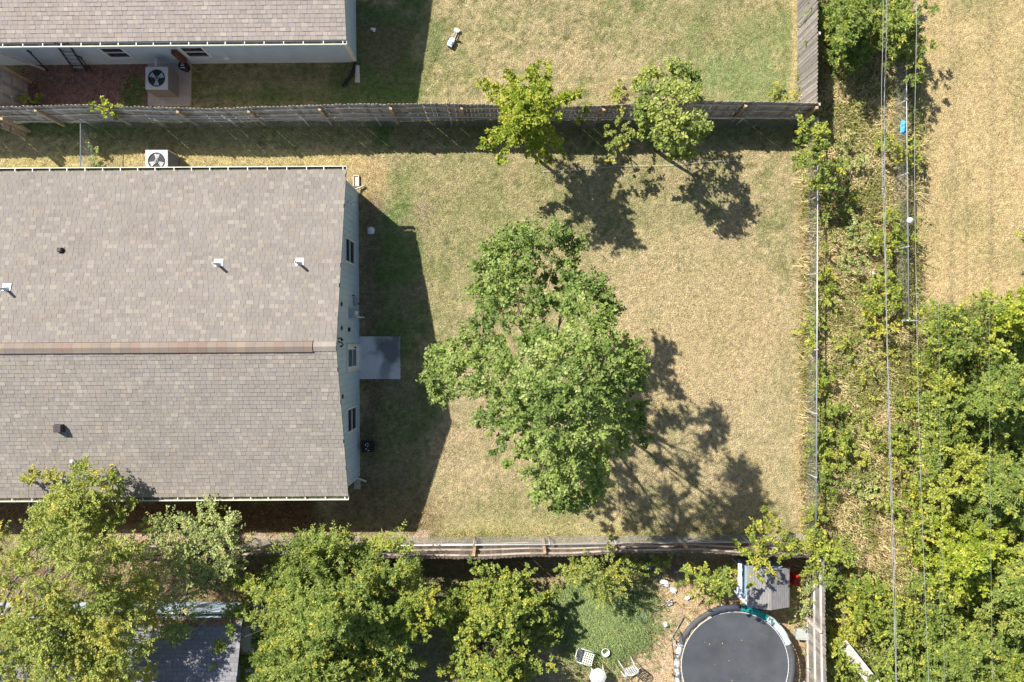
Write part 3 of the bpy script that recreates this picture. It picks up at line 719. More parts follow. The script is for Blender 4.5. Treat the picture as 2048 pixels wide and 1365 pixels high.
chain_fence('chain-link fence between the main back yard and the overgrown strip', [gp(1636, 240, HC), gp(1634, 700, HC), gp(1632, 1083, HC)])
chain_fence('chain-link fence beside the leaning picket fence at the bottom of the main back yard', [gp(488, 1093, HC), gp(1100, 1089, HC), gp(1629, 1083, HC)])
chain_fence('chain-link fence between the overgrown strip and the mown field', [gp(1812, -40, HC), gp(1813, 200, HC), gp(1818, 640, HC)])

# ------------------------------------------------------------------ power lines
def wire(label, pts, z, r, strands=1, m='cable'):
    e = None
    PTS = [P(px, py, z + dz) for px, py, dz in pts]
    # smooth catenary-like polyline
    Q = []
    for i in range(len(PTS) - 1):
        for k in range(10):
            t = k / 10; p0 = PTS[max(i - 1, 0)]; p1 = PTS[i]; p2 = PTS[i + 1]; p3 = PTS[min(i + 2, len(PTS) - 1)]
            Q.append(.5 * ((2 * p1) + (p2 - p0) * t + (2 * p0 - 5 * p1 + 4 * p2 - p3) * t * t + (3 * p1 - p0 - 3 * p2 + p3) * t ** 3))
    Q.append(PTS[-1]); o = Q[0].copy()
    if strands == 1:
        mb = MB(); mb.tube([q - o for q in Q], r, 6); ob = mb.build('power_line', M[m], loc=o); return tag(ob, label, 'power line', 'overhead lines')
    e = empty('power_line', o, label, 'power line', 'overhead lines')
    R = []
    for i in range(len(Q) - 1):
        for k in range(6): R.append(Q[i].lerp(Q[i + 1], k / 6))
    for s_ in range(strands):
        mb = MB(); pp = []
        for i, q in enumerate(R):
            a = i * .55 + s_ * 2 * math.pi / strands
            pp.append(q - o + Vector((math.cos(a) * r * 1.2, 0, math.sin(a) * r * 1.2)))
        mb.tube(pp, r, 6); mb.build('strand', M['cable'] if s_ != 1 else M['cable_dark'], e)
    return e
wire('thick twisted service cable crossing the overgrown strip from top to bottom', [(1775, -120, 0), (1773, 60, 0), (1769, 220, -.1), (1770, 400, -.2), (1773, 620, -.2), (1778, 850, -.1), (1785, 1100, 0), (1796, 1480, .2)], 3.4, .0095, 3)
wire('plain overhead wire right beside the twisted service cable, crossing it midway', [(1766, -120, 0), (1766, 60, 0), (1763, 240, 0), (1771, 560, 0), (1783, 950, 0), (1791, 1200, 0), (1793, 1480, 0)], 3.7, .008)
wire('thin overhead wire above the chain-link fence of the field', [(1834, -120, 0), (1833, 60, 0), (1829, 300, 0), (1832, 560, 0), (1838, 850, 0), (1846, 1080, 0), (1862, 1480, 0)], 7.0, .0065)
wire('faint thin wire over the right thicket, farthest to the right', [(1978, 560, 0), (1979, 800, 0), (1981, 1050, 0), (1986, 1460, 0)], 7.4, .0032)
wire('faint thin wire over the thicket between the field wire and the far right wire', [(1877, 600, 0), (1880, 850, 0), (1884, 1060, 0), (1890, 1460, 0)], 7.4, .0028)

# ------------------------------------------------------------------ vegetation
def leaves(origins, dirs, L, m, leaf, wr, droop, rise, cols, jit=.35, pair=False):
    """twigs (T,3), unit dirs (T,3), lengths (T,), m leaves per twig -> verts, faces, colours, twig end pts"""
    T = len(origins)
    t = (np.arange(m) + 1.0) / m; t = np.repeat(t[None], T, 0) + RNG.uniform(-.4, .4, (T, m)) / m
    pos = origins[:, None] + dirs[:, None] * (L[:, None] * t)[..., None]
    pos[..., 2] -= droop * (L[:, None] * t ** 2)
    tang = dirs[:, None].repeat(m, 1).copy(); tang[..., 2] -= 2 * droop * t; tang /= np.linalg.norm(tang, axis=2, keepdims=True)
    side = np.cross(tang, np.array([0, 0, 1.0])); side /= (np.linalg.norm(side, axis=2, keepdims=True) + 1e-6)
    sg = np.where(np.arange(m) % 2 == 0, 1, -1)[None, :, None]
    ld = tang * .55 + side * sg * .8 + RNG.normal(0, jit, (T, m, 3)); ld[..., 2] += rise
    ld /= np.linalg.norm(ld, axis=2, keepdims=True)
    nr = np.array([0, 0, 1.0]) + RNG.normal(0, .50, (T, m, 3)); nr -= ld * (nr * ld).sum(2, keepdims=True); nr /= np.linalg.norm(nr, axis=2, keepdims=True)
    sd = np.cross(ld, nr)
    ll = leaf * RNG.uniform(.6, 1.25, (T, m, 1)); ww = ll * wr
    b = pos; tip = b + ld * ll - nr * ll * .12; mid = b + ld * ll * .45
    l_ = mid + sd * ww * .5 + nr * ww * .12; r_ = mid - sd * ww * .5 + nr * ww * .12
    V = np.stack([b, l_, tip, r_], 2).reshape(-1, 3); N = T * m
    F = (np.arange(N)[:, None] * 4 + np.array([[0, 3, 2, 0, 2, 1]])).ravel()
    C = np.repeat(cols, m, axis=0) * RNG.uniform(.72, 1.3, (N, 1)); C = np.repeat(C, 2, axis=0)
    return V, F, C

STY = {   # leaf, width ratio, twig length, leaves per twig, droop, rise, colour a, colour b, accent, accent probability, outward bias
    'mulberry': (.108, .74, .52, 17, .35, -.10, (.100, .170, .034), (.315, .390, .100), (.36, .41, .14), .05, .5),
    'bright':   (.095, .62, .50, 15, .05, .10, (.200, .275, .028), (.440, .490, .060), (.50, .50, .08), .10, 1.1),
    'broad':    (.130, .66, .50, 12, .20, -.05, (.120, .180, .036), (.330, .385, .095), (.38, .41, .10), .12, .6),
    'frond':    (.110, .40, .62, 22, .30, -.05, (.115, .190, .034), (.400, .450, .110), (.48, .47, .08), .06, 1.1),
    'small':    (.075, .66, .46, 19, .20, .0, (.185, .240, .045), (.470, .500, .125), (.50, .45, .09), .08, .6),
    'vine':     (.088, .75, .48, 20, .35, .05, (.130, .195, .034), (.380, .435, .095), (.45, .45, .07), .09, .6),
    'dark':     (.100, .42, .58, 20, .25, .0, (.105, .175, .034), (.320, .385, .085), (.40, .43, .09), .09, .9),
    'pale':     (.085, .70, .48, 16, .3, .0, (.23, .29, .08), (.47, .51, .20), (.53, .45, .20), .06, .5),
    'yellow':   (.090, .7, .46, 18, .2, .05, (.165, .230, .032), (.400, .435, .080), (.50, .46, .07), .09, .7),
}
def ell(cx, cy, rx, ry, zc, zr, sp=40, keep=.93, rb=.46, seed=0):
    """blobs inside an ellipse of the photo: list of (px, py, z, r_m)"""
    r = random.Random(int(cx * 7 + cy * 13 + seed)); out = []
    y = cy - ry
    row = 0
    while y <= cy + ry:
        x = cx - rx + (row % 2) * sp * .5
        while x <= cx + rx:
            jx = x + r.uniform(-.4, .4) * sp; jy = y + r.uniform(-.4, .4) * sp
            d2 = ((jx - cx) / rx) ** 2 + ((jy - cy) / ry) ** 2
            if d2 < 1.0 and r.random() < keep:
                z = zc + zr * math.sqrt(max(0, 1 - d2)) * r.uniform(.75, 1.1) + r.uniform(-.25, .25)
                out.append((jx, jy, max(.25, z), rb * r.uniform(.75, 1.25)))
            x += sp
        y += sp * .87; row += 1
    return out

def plumes(cx, cy, rx, ry, zlo, zhi, n, tiers=3, sp=.30, rb=.22, seed=1, droop=.5):
    """blobs strung along arching limbs that radiate from the crown's centre"""
    r = random.Random(int(cx * 3 + cy * 5 + seed)); out = []
    for t in range(tiers):
        hub = zlo + (zhi - zlo) * (t + 1) / tiers; sc = 1 - .30 * t; nn = max(4, int(n * (1 - .22 * t)))
        for k in range(nn):
            a = 2 * math.pi * (k + r.uniform(-.35, .35)) / nn + t * .7; L = r.uniform(.72, 1.05) * sc; bend = r.uniform(-.35, .35)
            Rm_ = math.hypot(rx * math.cos(a), ry * math.sin(a)) * L / PPM; st = max(3, int(Rm_ / sp)); dz = r.uniform(-.15, .25) * (zhi - zlo)
            for q in range(st + 1):
                u = .18 + .82 * q / st; b_ = a + bend * u
                z = hub + dz * u - droop * Rm_ * u * u * .6 + r.uniform(-.08, .08)
                out.append((cx + rx * L * u * math.cos(b_), cy + ry * L * u * math.sin(b_), max(.25, z), rb * (1.25 - .55 * u) * r.uniform(.85, 1.15)))
    return out

def plant(name, label, cat, base, blobs, style, group=None, tw=16, th=.12, bark='bark', leaf_part='crown', wood_part='trunk', dens=1.0, dead=0, trunk_top=None, twigs=True):
    lf, wr, tl, m, droop, rise, ca, cb, ac, ap, bias = STY[style]
    b0 = Vector((base[0], base[1], 0)) if not isinstance(base, Vector) else Vector((base.x, base.y, 0))
    e = empty(name, b0, label, cat, group)
    O = []; D = []; Ls = []; Cs = []; ca = np.array(ca); cb = np.array(cb); ac = np.array(ac)
    cen = []; allc = [P(px, py, z) - b0 for px, py, z, r in blobs]
    mx_ = sum(c.x for c in allc) / len(allc); my_ = sum(c.y for c in allc) / len(allc); Rm = max(math.hypot(c.x - mx_, c.y - my_) for c in allc) + .3
    for (px, py, z, r) in blobs:
        c = P(px, py, z) - b0; cen.append((c, r))
        T = max(5, int(tw * dens * (r / .46) ** 1.4))
        th_ = RNG.uniform(0, 2 * np.pi, T); ph = RNG.uniform(-.25, 1.0, T)
        cx_ = np.sqrt(1 - np.clip(ph, -1, 1) ** 2)
        dr = np.stack([np.cos(th_) * cx_, np.sin(th_) * cx_, ph * .8], 1); ov = np.array([c.x - mx_, c.y - my_, .15 * Rm]) / Rm; dr = dr + bias * ov[None]; dr /= np.linalg.norm(dr, axis=1, keepdims=True)
        o_ = np.array(c)[None] + dr * RNG.uniform(0, r * .55, (T, 1)) + RNG.normal(0, .05, (T, 3))
        o_[:, 2] = np.maximum(o_[:, 2], .05)
        O.append(o_); D.append(dr); Ls.append(tl * RNG.uniform(.5, 1.15, T) * min(1.3, r / .46))
        k = RNG.random(); col = ca * (1 - k) + cb * k; col = np.repeat(col[None], T, 0); col = col * .6 + (ca + (cb - ca) * RNG.random((T, 1))) * .4
        if RNG.random() < ap * 1.5: col[:] = ac * .6 + col * .4
        q = RNG.random(T) < ap; col[q] = ac
        Cs.append(col)
    O = np.concatenate(O); D = np.concatenate(D); Ls = np.concatenate(Ls); Cs = np.concatenate(Cs)
    V, F, C = leaves(O, D, Ls, m, lf, wr, droop, rise, Cs)
    V[:, 2] = np.maximum(V[:, 2], 0.0)
    np_mesh(leaf_part, V, F, 3, M['leaf'], e, col=np.clip(C, .01, .7))
    # limbs: trunk, limbs to each blob, fine twigs
    mb = MB()
    zs = [c.z for c, r in cen]; cx = sum(c.x for c, r in cen) / len(cen); cy = sum(c.y for c, r in cen) / len(cen)
    top = trunk_top if trunk_top else Vector((cx * .45, cy * .45, max(zs) * .45))
    mb.tube([Vector((0, 0, -.1)), Vector((top.x * .3, top.y * .2, top.z * .4)), top], [th * 1.25, th, th * .75], 10)
    hubs = []
    na = (9 if len(cen) > 30 else 5) if len(cen) > 8 else 2
    order = sorted(cen, key=lambda t: math.atan2(t[0].y - top.y, t[0].x - top.x))
    for i in range(na):
        grp = order[i * len(order) // na:(i + 1) * len(order) // na]
        if not grp: continue
        h = Vector((0, 0, 0))
        for c, r in grp: h += c
        h /= len(grp); h = top.lerp(h, .65) ; h.z = max(h.z - .3, .15)
        mid = top.lerp(h, .5) + Vector((random.uniform(-.1, .1), random.uniform(-.1, .1), random.uniform(0, .2)))
        mb.tube([top, mid, h], [th * .5, th * .33, th * .18], 8)
        for c, r in grp:
            q = c - Vector((0, 0, r * .2)); md = h.lerp(q, .5) + Vector((random.uniform(-.15, .15), random.uniform(-.15, .15), random.uniform(-.1, .1)))
            st_ = mid.lerp(h, random.uniform(.2, 1.0)); k_ = min(.013, th * .15)
            mb.tube([st_, md, q], [k_ * 1.1, k_ * .8, k_ * .45], 5, cap=False)
    if twigs and len(cen) > 7:
        idx = RNG.permutation(len(O))[: min(len(O), 1400)]
        for i in idx:
            a = Vector(O[i]); dd = Vector(D[i]); L_ = float(Ls[i]); s_ = dd.cross(Vector((0, 0, 1))).normalized() * .004
            t1 = a + dd * L_ * .5 - Vector((0, 0, droop * L_ * .25)); t2 = a + dd * L_ - Vector((0, 0, droop * L_))
            mb.raw([a - s_, a + s_, t1 + s_ * .7, t1 - s_ * .7, t2], [(0, 1, 2, 3), (3, 2, 4)])
    mb.build(wood_part, M[bark], e)
    return e
def bb(lst, r=None):    # blobs given as (px,py,z,rpx)
    return [(x, y, z, rp / (PPM / (1 - z / H))) for x, y, z, rp in lst]

# central tree
cb_ = bb([(1060,495,4.6,46),(1015,505,4.4,38),(1110,480,4.3,30),(1145,495,4.0,24),(1150,540,3.9,18),(975,545,4.4,36),(1010,560,4.9,38),(965,590,4.4,30),(1000,620,4.9,40),(1050,545,4.6,28),
  (1040,470,4.2,24),(1085,560,4.0,14),(1120,570,4.0,14),(985,510,4.2,26),(1180,590,5.2,40),(1150,620,5.6,36),(1212,622,5.0,26),(1190,660,6.2,46),(1060,640,5.0,22),(1090,690,5.8,34),
  (960,655,4.8,24),(925,690,4.6,34),(890,705,4.2,28),(880,745,4.2,34),(925,745,4.8,42),(880,785,3.9,22),(960,720,5.2,34),(975,775,5.4,42),(1030,740,6.2,44),(1080,740,6.8,48),(1140,710,7.0,50),(1200,715,6.8,48),
  (1250,710,5.6,38),(1275,740,4.8,20),(1260,760,5.6,38),(1040,800,6.2,44),(1100,790,7.2,50),(1160,775,7.4,52),(1215,780,6.6,46),(1005,835,5.2,34),(965,835,4.4,20),(1060,845,5.8,38),(1120,850,6.8,46),(1180,840,6.8,48),
  (1240,820,5.8,38),(1270,850,4.6,20),(1285,880,4.2,13),(1275,815,4.8,20),(1080,890,5.6,32),(1130,905,6.2,42),(1190,895,6.0,42),(1235,880,5.2,28),(1085,935,5.0,34),(1135,950,5.6,40),(1185,945,5.2,34),(1080,975,4.6,26),
  (1125,990,4.8,32),(1170,985,4.8,30),(1195,965,4.5,22),(1150,1012,4.3,16),(1110,1010,4.2,14),(1120,535,4.2,18),(1140,565,4.4,22),(1100,610,4.8,26),(1135,605,4.9,22),(1150,575,4.3,16),(1075,600,5.0,26),(1055,680,5.2,26),(990,690,4.8,26),(1010,880,4.0,14),(990,905,3.6,10),(1020,930,3.8,12),(1040,900,4.2,16)])
plant('shade_tree', 'large broad-leaved shade tree in the middle of the back yard, biggest lone crown', 'tree', P(1085, 745), [(x, y, z * 1.2, r * .88) for x, y, z, r in cb_], 'mulberry', tw=24, th=.17, dens=1.35, bark='pale_bark', trunk_top=Vector((.1, -.1, 2.0)))
# trees at the upper fence
t1 = plumes(1055, 225, 102, 116, 2.2, 4.5, 13, 3, .25, .19, 4, .25)
plant('young_tree', 'bright yellow-green bushy tree growing through the upper fence, left of the other fence trees', 'tree', P(1053, 300), t1, 'bright', 'trees at the upper fence', tw=26, th=.06)
t2 = bb([(1300,160,2.7,22),(1275,170,2.4,12),(1345,148,2.7,26),(1380,160,2.5,18),(1385,190,2.6,16),(1305,195,3.1,28),(1350,190,3.3,30),(1290,230,3.0,24),(1335,235,3.7,34),(1385,245,3.2,22),(1355,275,3.3,28),
  (1400,262,2.8,16),(1325,275,2.9,22),(1375,300,2.6,16),(1350,310,2.3,12),(1280,255,2.5,14),(1415,255,2.5,8)])
plant('young_tree', 'darker large-leaved tree growing through the upper fence right of the bright one', 'tree', P(1312, 300), [(x, y, z * 1.0, r * .95) for x, y, z, r in t2], 'broad', 'trees at the upper fence', tw=34, th=.07)
t3 = bb([(1236,262,1.9,20),(1224,285,1.8,18),(1242,232,1.8,14),(1232,300,1.6,14),(1212,262,1.6,10),(1228,200,1.5,6),(1238,215,1.6,7),(1245,290,1.6,12),(1225,315,1.2,9)])
plant('sapling', 'small green sapling in the shade between the two upper fence trees', 'sapling', P(1228, 285), t3, 'small', tw=18, th=.03)
t3 = bb([(1170,225,1.7,8),(1160,240,1.6,7),(1178,215,1.5,5)])
plant('sapling', 'tiny yellow-green sapling poking over the upper fence between the two big fence trees', 'sapling', P(1160, 262), t3, 'yellow', tw=14, th=.02)
# corner shrub and strip shrubs
plant('shrub', 'leafy green shrub at the top right corner of the back yard chain-link', 'shrub', P(1625, 330), bb([(1605,255,2.0,22),(1630,275,2.2,26),(1608,290,1.9,18),(1645,300,2.2,24),(1590,325,1.7,14),(1615,325,1.9,20),(1640,335,2.0,24),(1665,340,1.8,22),(1625,360,1.8,18),(1650,368,1.8,20),(1680,330,1.5,14),(1655,392,1.4,10)]), 'vine', 'shrubs along the overgrown strip', tw=18, th=.04)
plant('thicket_tree', 'dense dark green tree filling the top of the overgrown strip beside the fence', 'tree', P(1690, 100), plumes(1700, 45, 80, 108, .7, 2.7, 14, 3, .28, .25) + ell(1700, 50, 55, 70, .5, .8, 36, .8), 'dark', 'trees in the overgrown strip', th=.08)
plant('thicket_tree', 'dark green tree with feathery sprays reaching over the field edge at the top', 'tree', P(1775, 90), plumes(1795, 50, 50, 95, .8, 2.4, 10, 3, .28, .22) + bb([(1845,20,2.3,14),(1858,22,2.1,10),(1843,88,2.0,12),(1856,90,1.9,9),(1835,125,1.8,12),(1822,150,1.6,14)]), 'frond', 'trees in the overgrown strip', th=.06)
plant('shrub', 'yellowish shrub beside the blue cloth at the field fence', 'shrub', P(1775, 300), ell(1785, 300, 36, 26, .4, .8, 22, .85, .3) + bb([(1828,285,1.0,10),(1830,320,.9,12)]), 'yellow', 'shrubs along the overgrown strip', th=.03)
plant('shrub', 'green shrub in the middle of the strip above the litter patch', 'shrub', P(1690, 420), ell(1685, 410, 18, 40, .15, .4, 24, .6, .28), 'vine', 'shrubs along the overgrown strip', th=.02, dens=.7)
plant('shrub', 'pale yellow-green weed bush against the field fence near its white cap', 'shrub', P(1785, 470), ell(1785, 470, 26, 40, .2, .5, 26, .8), 'yellow', 'shrubs along the overgrown strip', th=.02, dens=.7)
plant('shrub', 'round green shrub under the cables where the field fence ends', 'shrub', P(1765, 610), ell(1768, 608, 48, 56, .3, .9, 26, .85, .38), 'yellow', 'shrubs along the overgrown strip', th=.04)
plant('shrub', 'dark green shrub leaning over the chain-link halfway down the back yard', 'shrub', P(1630, 655), ell(1630, 655, 16, 36, .3, .7, 22, .85, .3), 'vine', 'shrubs along the overgrown strip', th=.03)
plant('shrub', 'leafy vine shrub hugging the chain-link beside the tree shadow', 'shrub', P(1655, 870), ell(1658, 865, 36, 74, .2, .7, 26, .8, .34), 'vine', 'shrubs along the overgrown strip', th=.03)
plant('shrub', 'low green shrub under the cables left of the thicket', 'shrub', P(1745, 760), ell(1770, 765, 45, 70, .1, .5, 32, .5, .32), 'small', 'shrubs along the overgrown strip', th=.03, dens=.8)
plant('shrub', 'narrow green shrub on the chain-link just below the leafy vine shrub', 'shrub', P(1655, 970), ell(1655, 960, 18, 32, .2, .8, 22, .85, .3), 'dark', 'shrubs along the overgrown strip', th=.03)
plant('shrub', 'yellow-green shrub under the cables above the bare pinkish patch', 'shrub', P(1765, 960), ell(1785, 960, 42, 80, .2, .8, 32, .65, .36), 'yellow', 'shrubs along the overgrown strip', th=.04)
plant('shrub', 'broad green shrub at the corner where the lower fences meet', 'shrub', P(1665, 1140), ell(1672, 1140, 44, 44, .8, 1.2, 26, .85, .36) + ell(1640, 1100, 28, 22, 1.0, .6, 24), 'vine', 'shrubs along the overgrown strip', th=.05)
plant('shrub', 'bright yellow-leaved shrub right of the grey fence', 'shrub', P(1715, 1225), ell(1718, 1222, 40, 48, .7, 1.2, 30), 'yellow', 'shrubs along the overgrown strip', th=.04)
plant('shrub', 'green shrub between the grey fence and the fallen plank', 'shrub', P(1690, 1320), ell(1678, 1335, 24, 60, .3, .9, 28), 'yellow', 'shrubs along the overgrown strip', th=.03)
plant('shrub', 'loose green shrub under the cables right of the fallen plank', 'shrub', P(1770, 1300), ell(1785, 1290, 60, 100, .3, 1.0, 34, .9) + ell(1760, 1200, 35, 45, .2, .7, 32, .7), 'vine', 'shrubs along the overgrown strip', th=.04)
plant('shrub', 'small green bush at the right edge of the mown field', 'shrub', P(2050, 480), bb([(2050,475,1.8,14),(2062,490,2.0,20),(2060,460,1.8,16)]), 'dark', 'shrubs along the overgrown strip', th=.03)
SG = 'shrubs along the overgrown strip'
for (x, y, rx_, ry_, zt__, st_, lb) in (
    (1700, 300, 34, 40, .7, 'pale', 'pale shrub among the straw right of the upper fence end'),
    (1648, 470, 22, 50, .6, 'small', 'thin olive shrub against the chain-link level with the white capped post'),
    (1720, 500, 30, 46, .6, 'pale', 'straw-green brush left of the cables above the plastic bags'),
    (1655, 580, 24, 40, .5, 'yellow', 'yellow-green weed bush left of the black and white bag'),
    (1700, 690, 34, 42, .6, 'small', 'olive brush in the straw left of the cables, level with the patio'),
    (1640, 770, 24, 46, .7, 'vine', 'vines climbing the chain-link opposite the widest part of the shade tree'),
    (1720, 870, 36, 50, .6, 'small', 'olive brush between the leafy vine shrub and the cables'),
    (1810, 860, 26, 60, .7, 'vine', 'green brush directly under the field wire beside the thicket'),
    (1730, 985, 30, 40, .5, 'pale', 'pale brush at the upper edge of the bare pinkish patch'),
    (1632, 1040, 18, 36, .9, 'yellow', 'yellow-green vine on the chain-link just above the lower fence corner')):
    plant('shrub', lb, 'shrub', P(x, y), ell(x, y, rx_, ry_, .15, zt__, 22, .75, .28), st_, SG, th=.02, dens=.9)
# thicket on the right, tree by tree
G = 'trees of the right-hand thicket'
plant('thicket_tree', 'pale leafy tree at the top of the thicket, ragged towards the field', 'tree', P(1925, 690), ell(1930, 665, 88, 75, 1.4, 1.6, 36), 'vine', G, th=.08)
plant('thicket_tree', 'bright green tree at the upper right edge of the thicket', 'tree', P(2035, 640), plumes(2045, 630, 65, 60, 1.3, 3.0, 10), 'bright', G, th=.08, dens=.85)
plant('thicket_tree', 'mid green tree on the thicket edge beside the cables, below the ragged one', 'tree', P(1880, 810), ell(1885, 810, 62, 80, .8, 1.5, 36), 'vine', G, th=.07)
plant('thicket_tree', 'dense green tree at the right edge halfway down the thicket', 'tree', P(2000, 810), plumes(2005, 800, 100, 100, 1.2, 3.4, 13) + ell(2005, 800, 80, 80, .6, .8, 44, .8), 'dark', G, th=.09)
plant('thicket_tree', 'green tree in the thicket with a dark gap above it', 'tree', P(1915, 960), ell(1915, 955, 78, 85, 1.1, 1.6, 36), 'vine', G, th=.08)
plant('thicket_tree', 'glossy feathery tree at the right edge of the thicket, lower half', 'tree', P(2010, 990), plumes(2020, 985, 95, 95, 1.3, 3.6, 13) + ell(2020, 985, 75, 75, .6, .8, 44, .8), 'frond', G, th=.09)
plant('thicket_tree', 'yellow-tipped feathery tree in the lower thicket', 'tree', P(1935, 1120), plumes(1940, 1120, 100, 92, 1.3, 3.6, 14) + ell(1940, 1120, 75, 70, .6, .8, 44, .8), 'bright', G, th=.09, dens=1.1)
plant('thicket_tree', 'deep green feathery tree at the lower right corner region', 'tree', P(2030, 1180), plumes(2045, 1180, 85, 115, 1.3, 3.6, 13) + ell(2045, 1180, 70, 90, .6, .8, 44, .8), 'frond', G, th=.09)
plant('thicket_tree', 'low green tree between the field wire and the lower thicket', 'tree', P(1850, 1210), ell(1860, 1210, 62, 90, .5, 1.3, 36), 'vine', G, th=.06)
plant('thicket_tree', 'bushy green tree at the bottom edge of the thicket', 'tree', P(1930, 1320), plumes(1930, 1325, 110, 85, .8, 2.6, 13) + ell(1930, 1325, 90, 70, .5, .6, 44, .8), 'dark', G, th=.08)
plant('thicket_tree', 'leafy tree in the bottom right corner of the photo', 'tree', P(2040, 1360), ell(2050, 1365, 60, 75, 1.4, 1.6, 38), 'yellow', G, th=.08)
plant('thicket_tree', 'small yellow-green tree at the left rim of the thicket above the bare patch', 'tree', P(1840, 1040), ell(1838, 1045, 45, 62, .6, 1.1, 34), 'yellow', G, th=.05)
# trees along the bottom
G = 'trees along the lower fence'
plant('large_tree', 'very large yellowish-green tree filling the bottom left corner', 'tree', P(105, 1190), ell(125, 1160, 160, 150, 3.2, 2.8, 42, .9, .42) + ell(60, 1310, 190, 110, 3.6, 2.2, 42, .88, .42) + ell(150, 1030, 105, 60, 2.8, 1.6, 32, .8, .36) + bb([(255,1210,4.8,30),(215,1210,5.0,30),(180,1240,5.2,34),(215,1270,5.4,34),(150,1300,5.4,34),(180,1340,5.4,34),(250,1240,5.0,34),(285,1180,4.6,28),(230,1300,5.2,34),(275,1290,4.8,30),(205,1350,5.2,36),(250,1350,4.8,30),(160,1380,5,34),(290,1345,4.2,22),(300,1235,4.4,20),(120,1390,5,34)]) + bb([(70,955,3.2,16),(105,955,3.2,16),(55,965,3.0,10),(165,945,3.6,28),(180,975,3.7,30),(225,965,3.4,20),(150,1000,3.8,30),(240,985,3.2,14),(265,1010,3.0,14),(295,1050,2.8,14),(120,985,3.4,20)]), 'small', G, th=.16, tw=26, dens=1.5, bark='pale_bark', trunk_top=Vector((-.6, -.4, 2.2)))
plant('large_tree', 'pale loose-crowned tree over the bottom roof, beside the biggest corner tree', 'tree', P(395, 1160), ell(400, 1080, 85, 70, 2.2, 1.4, 36, .8) + ell(335, 1190, 62, 80, 2.6, 1.4, 36, .85) + ell(430, 1120, 65, 45, 1.8, 1.0, 34, .8) + bb([(415,1015,2.8,20),(400,1035,3.0,24),(440,1040,2.7,18)]), 'pale', G, th=.10, bark='pale_bark')
plant('large_tree', 'big feathery green tree at the bottom, right of the dark grey roof', 'tree', P(660, 1240), plumes(660, 1245, 225, 165, 1.8, 4.6, 20, 4, .30, .26, 2, .35) + plumes(630, 1350, 205, 95, 1.8, 3.6, 16, 3, .30, .26, 6, .3) + ell(645, 1105, 50, 28, 1.9, .6, 26, .85) + ell(670, 1200, 180, 110, 1.2, 1.0, 40, .85) + ell(775, 1105, 14, 30, 2.2, .4, 22) + bb([(470,1260,2.8,16),(450,1290,2.8,14),(440,1330,2.8,16),(628,1070,2.4,10),(690,1072,2.3,9)]), 'frond', G, th=.13, tw=22)
plant('yard_tree', 'yellow-green small tree on the right flank of the big feathery tree', 'tree', P(830, 1220), ell(838, 1215, 34, 46, 1.6, 1.2, 30), 'yellow', G, th=.06)
plant('yard_tree', 'rounded green tree beside the overgrown grass in the trampoline yard', 'tree', P(1000, 1240), plumes(1000, 1235, 128, 98, .9, 2.6, 15, 3, .28, .25, 3, .3) + plumes(990, 1340, 125, 65, .9, 2.6, 11, 3, .28, .24, 3, .3) + ell(1000, 1260, 100, 90, .5, .6, 40, .85) + ell(1000, 1165, 50, 26, 1.0, .5, 28) + bb([(955,1140,1.9,10),(948,1125,1.8,8),(1010,1142,1.6,9),(1060,1140,1.6,9)]), 'vine', G, th=.12)
plant('shrub', 'vine-covered shrub spilling over the leaning fence above the overgrown grass', 'shrub', P(1195, 1125), ell(1195, 1145, 70, 38, .8, .9, 28) + bb([(1215,1100,2.0,14),(1225,1080,2.0,9),(1150,1115,1.7,10),(1120,1135,1.4,10),(1250,1125,1.6,9)]), 'small', 'shrubs in the trampoline yard', th=.04, tw=20)
plant('shrub', 'bright leafy sapling growing over the fence and the playhouse roof', 'shrub', P(1520, 1095), ell(1520, 1100, 50, 40, 1.8, .8, 28, .6) + bb([(1530,1050,2.4,12),(1545,1040,2.2,9),(1530,1020,2.2,6),(1500,1060,2.0,10),(1560,1065,2.0,10),(1520,1150,2.3,14),(1500,1165,2.2,8),(1480,1090,1.8,12)]), 'yellow', 'shrubs in the trampoline yard', th=.03, tw=13)
plant('shrub', 'bushy yellow-green sapling in the fence shade left of the playhouse', 'shrub', P(1400, 1160), ell(1425, 1162, 42, 30, 2.7, 1.0, 22, .85, .34) + ell(1420, 1160, 52, 36, .2, .6, 28, .7) + bb([(1378,1142,2.6,14)]), 'vine', 'shrubs in the trampoline yard', th=.02, dens=.8)
plant('shrub', 'small round green weed among the litter under the leaning fence', 'shrub', P(1315, 1133), bb([(1318,1128,.7,16),(1330,1120,.6,12),(1305,1138,.5,10)]), 'broad', 'shrubs in the trampoline yard', th=.02)
plant('shrub', 'straggly yellow-green bush between the red tub and the grey fence', 'shrub', P(1605, 1195), ell(1612, 1195, 20, 42, .3, .5, 22, .8), 'pale', 'shrubs in the trampoline yard', th=.02, dens=.8)
plant('fern', 'bright fern clump at the left end of the long upper fence', 'fern', P(58, 205), bb([(40,200,.5,12),(58,205,.55,14),(76,202,.5,12),(30,192,.4,6)]), 'bright', leaf_part='fronds', wood_part='stem', th=.012, tw=14)
plant('vine', 'bright vine clump hanging over the long upper fence left of the condenser', 'vine', P(218, 245), bb([(208,210,1.8,12),(222,215,1.8,12),(215,222,1.6,10),(185,212,1.7,6),(228,230,1.2,9)]), 'bright', leaf_part='foliage', wood_part='stem', th=.012, tw=14)
plant('grass_clump', 'tall pale grass clump by the chain-link corner above the house', 'grass clump', P(192, 318), bb([(188,295,.3,9),(195,315,.3,12),(190,330,.3,9),(186,280,.4,8)]), 'pale', leaf_part='foliage', wood_part='stem', th=.008, tw=14)
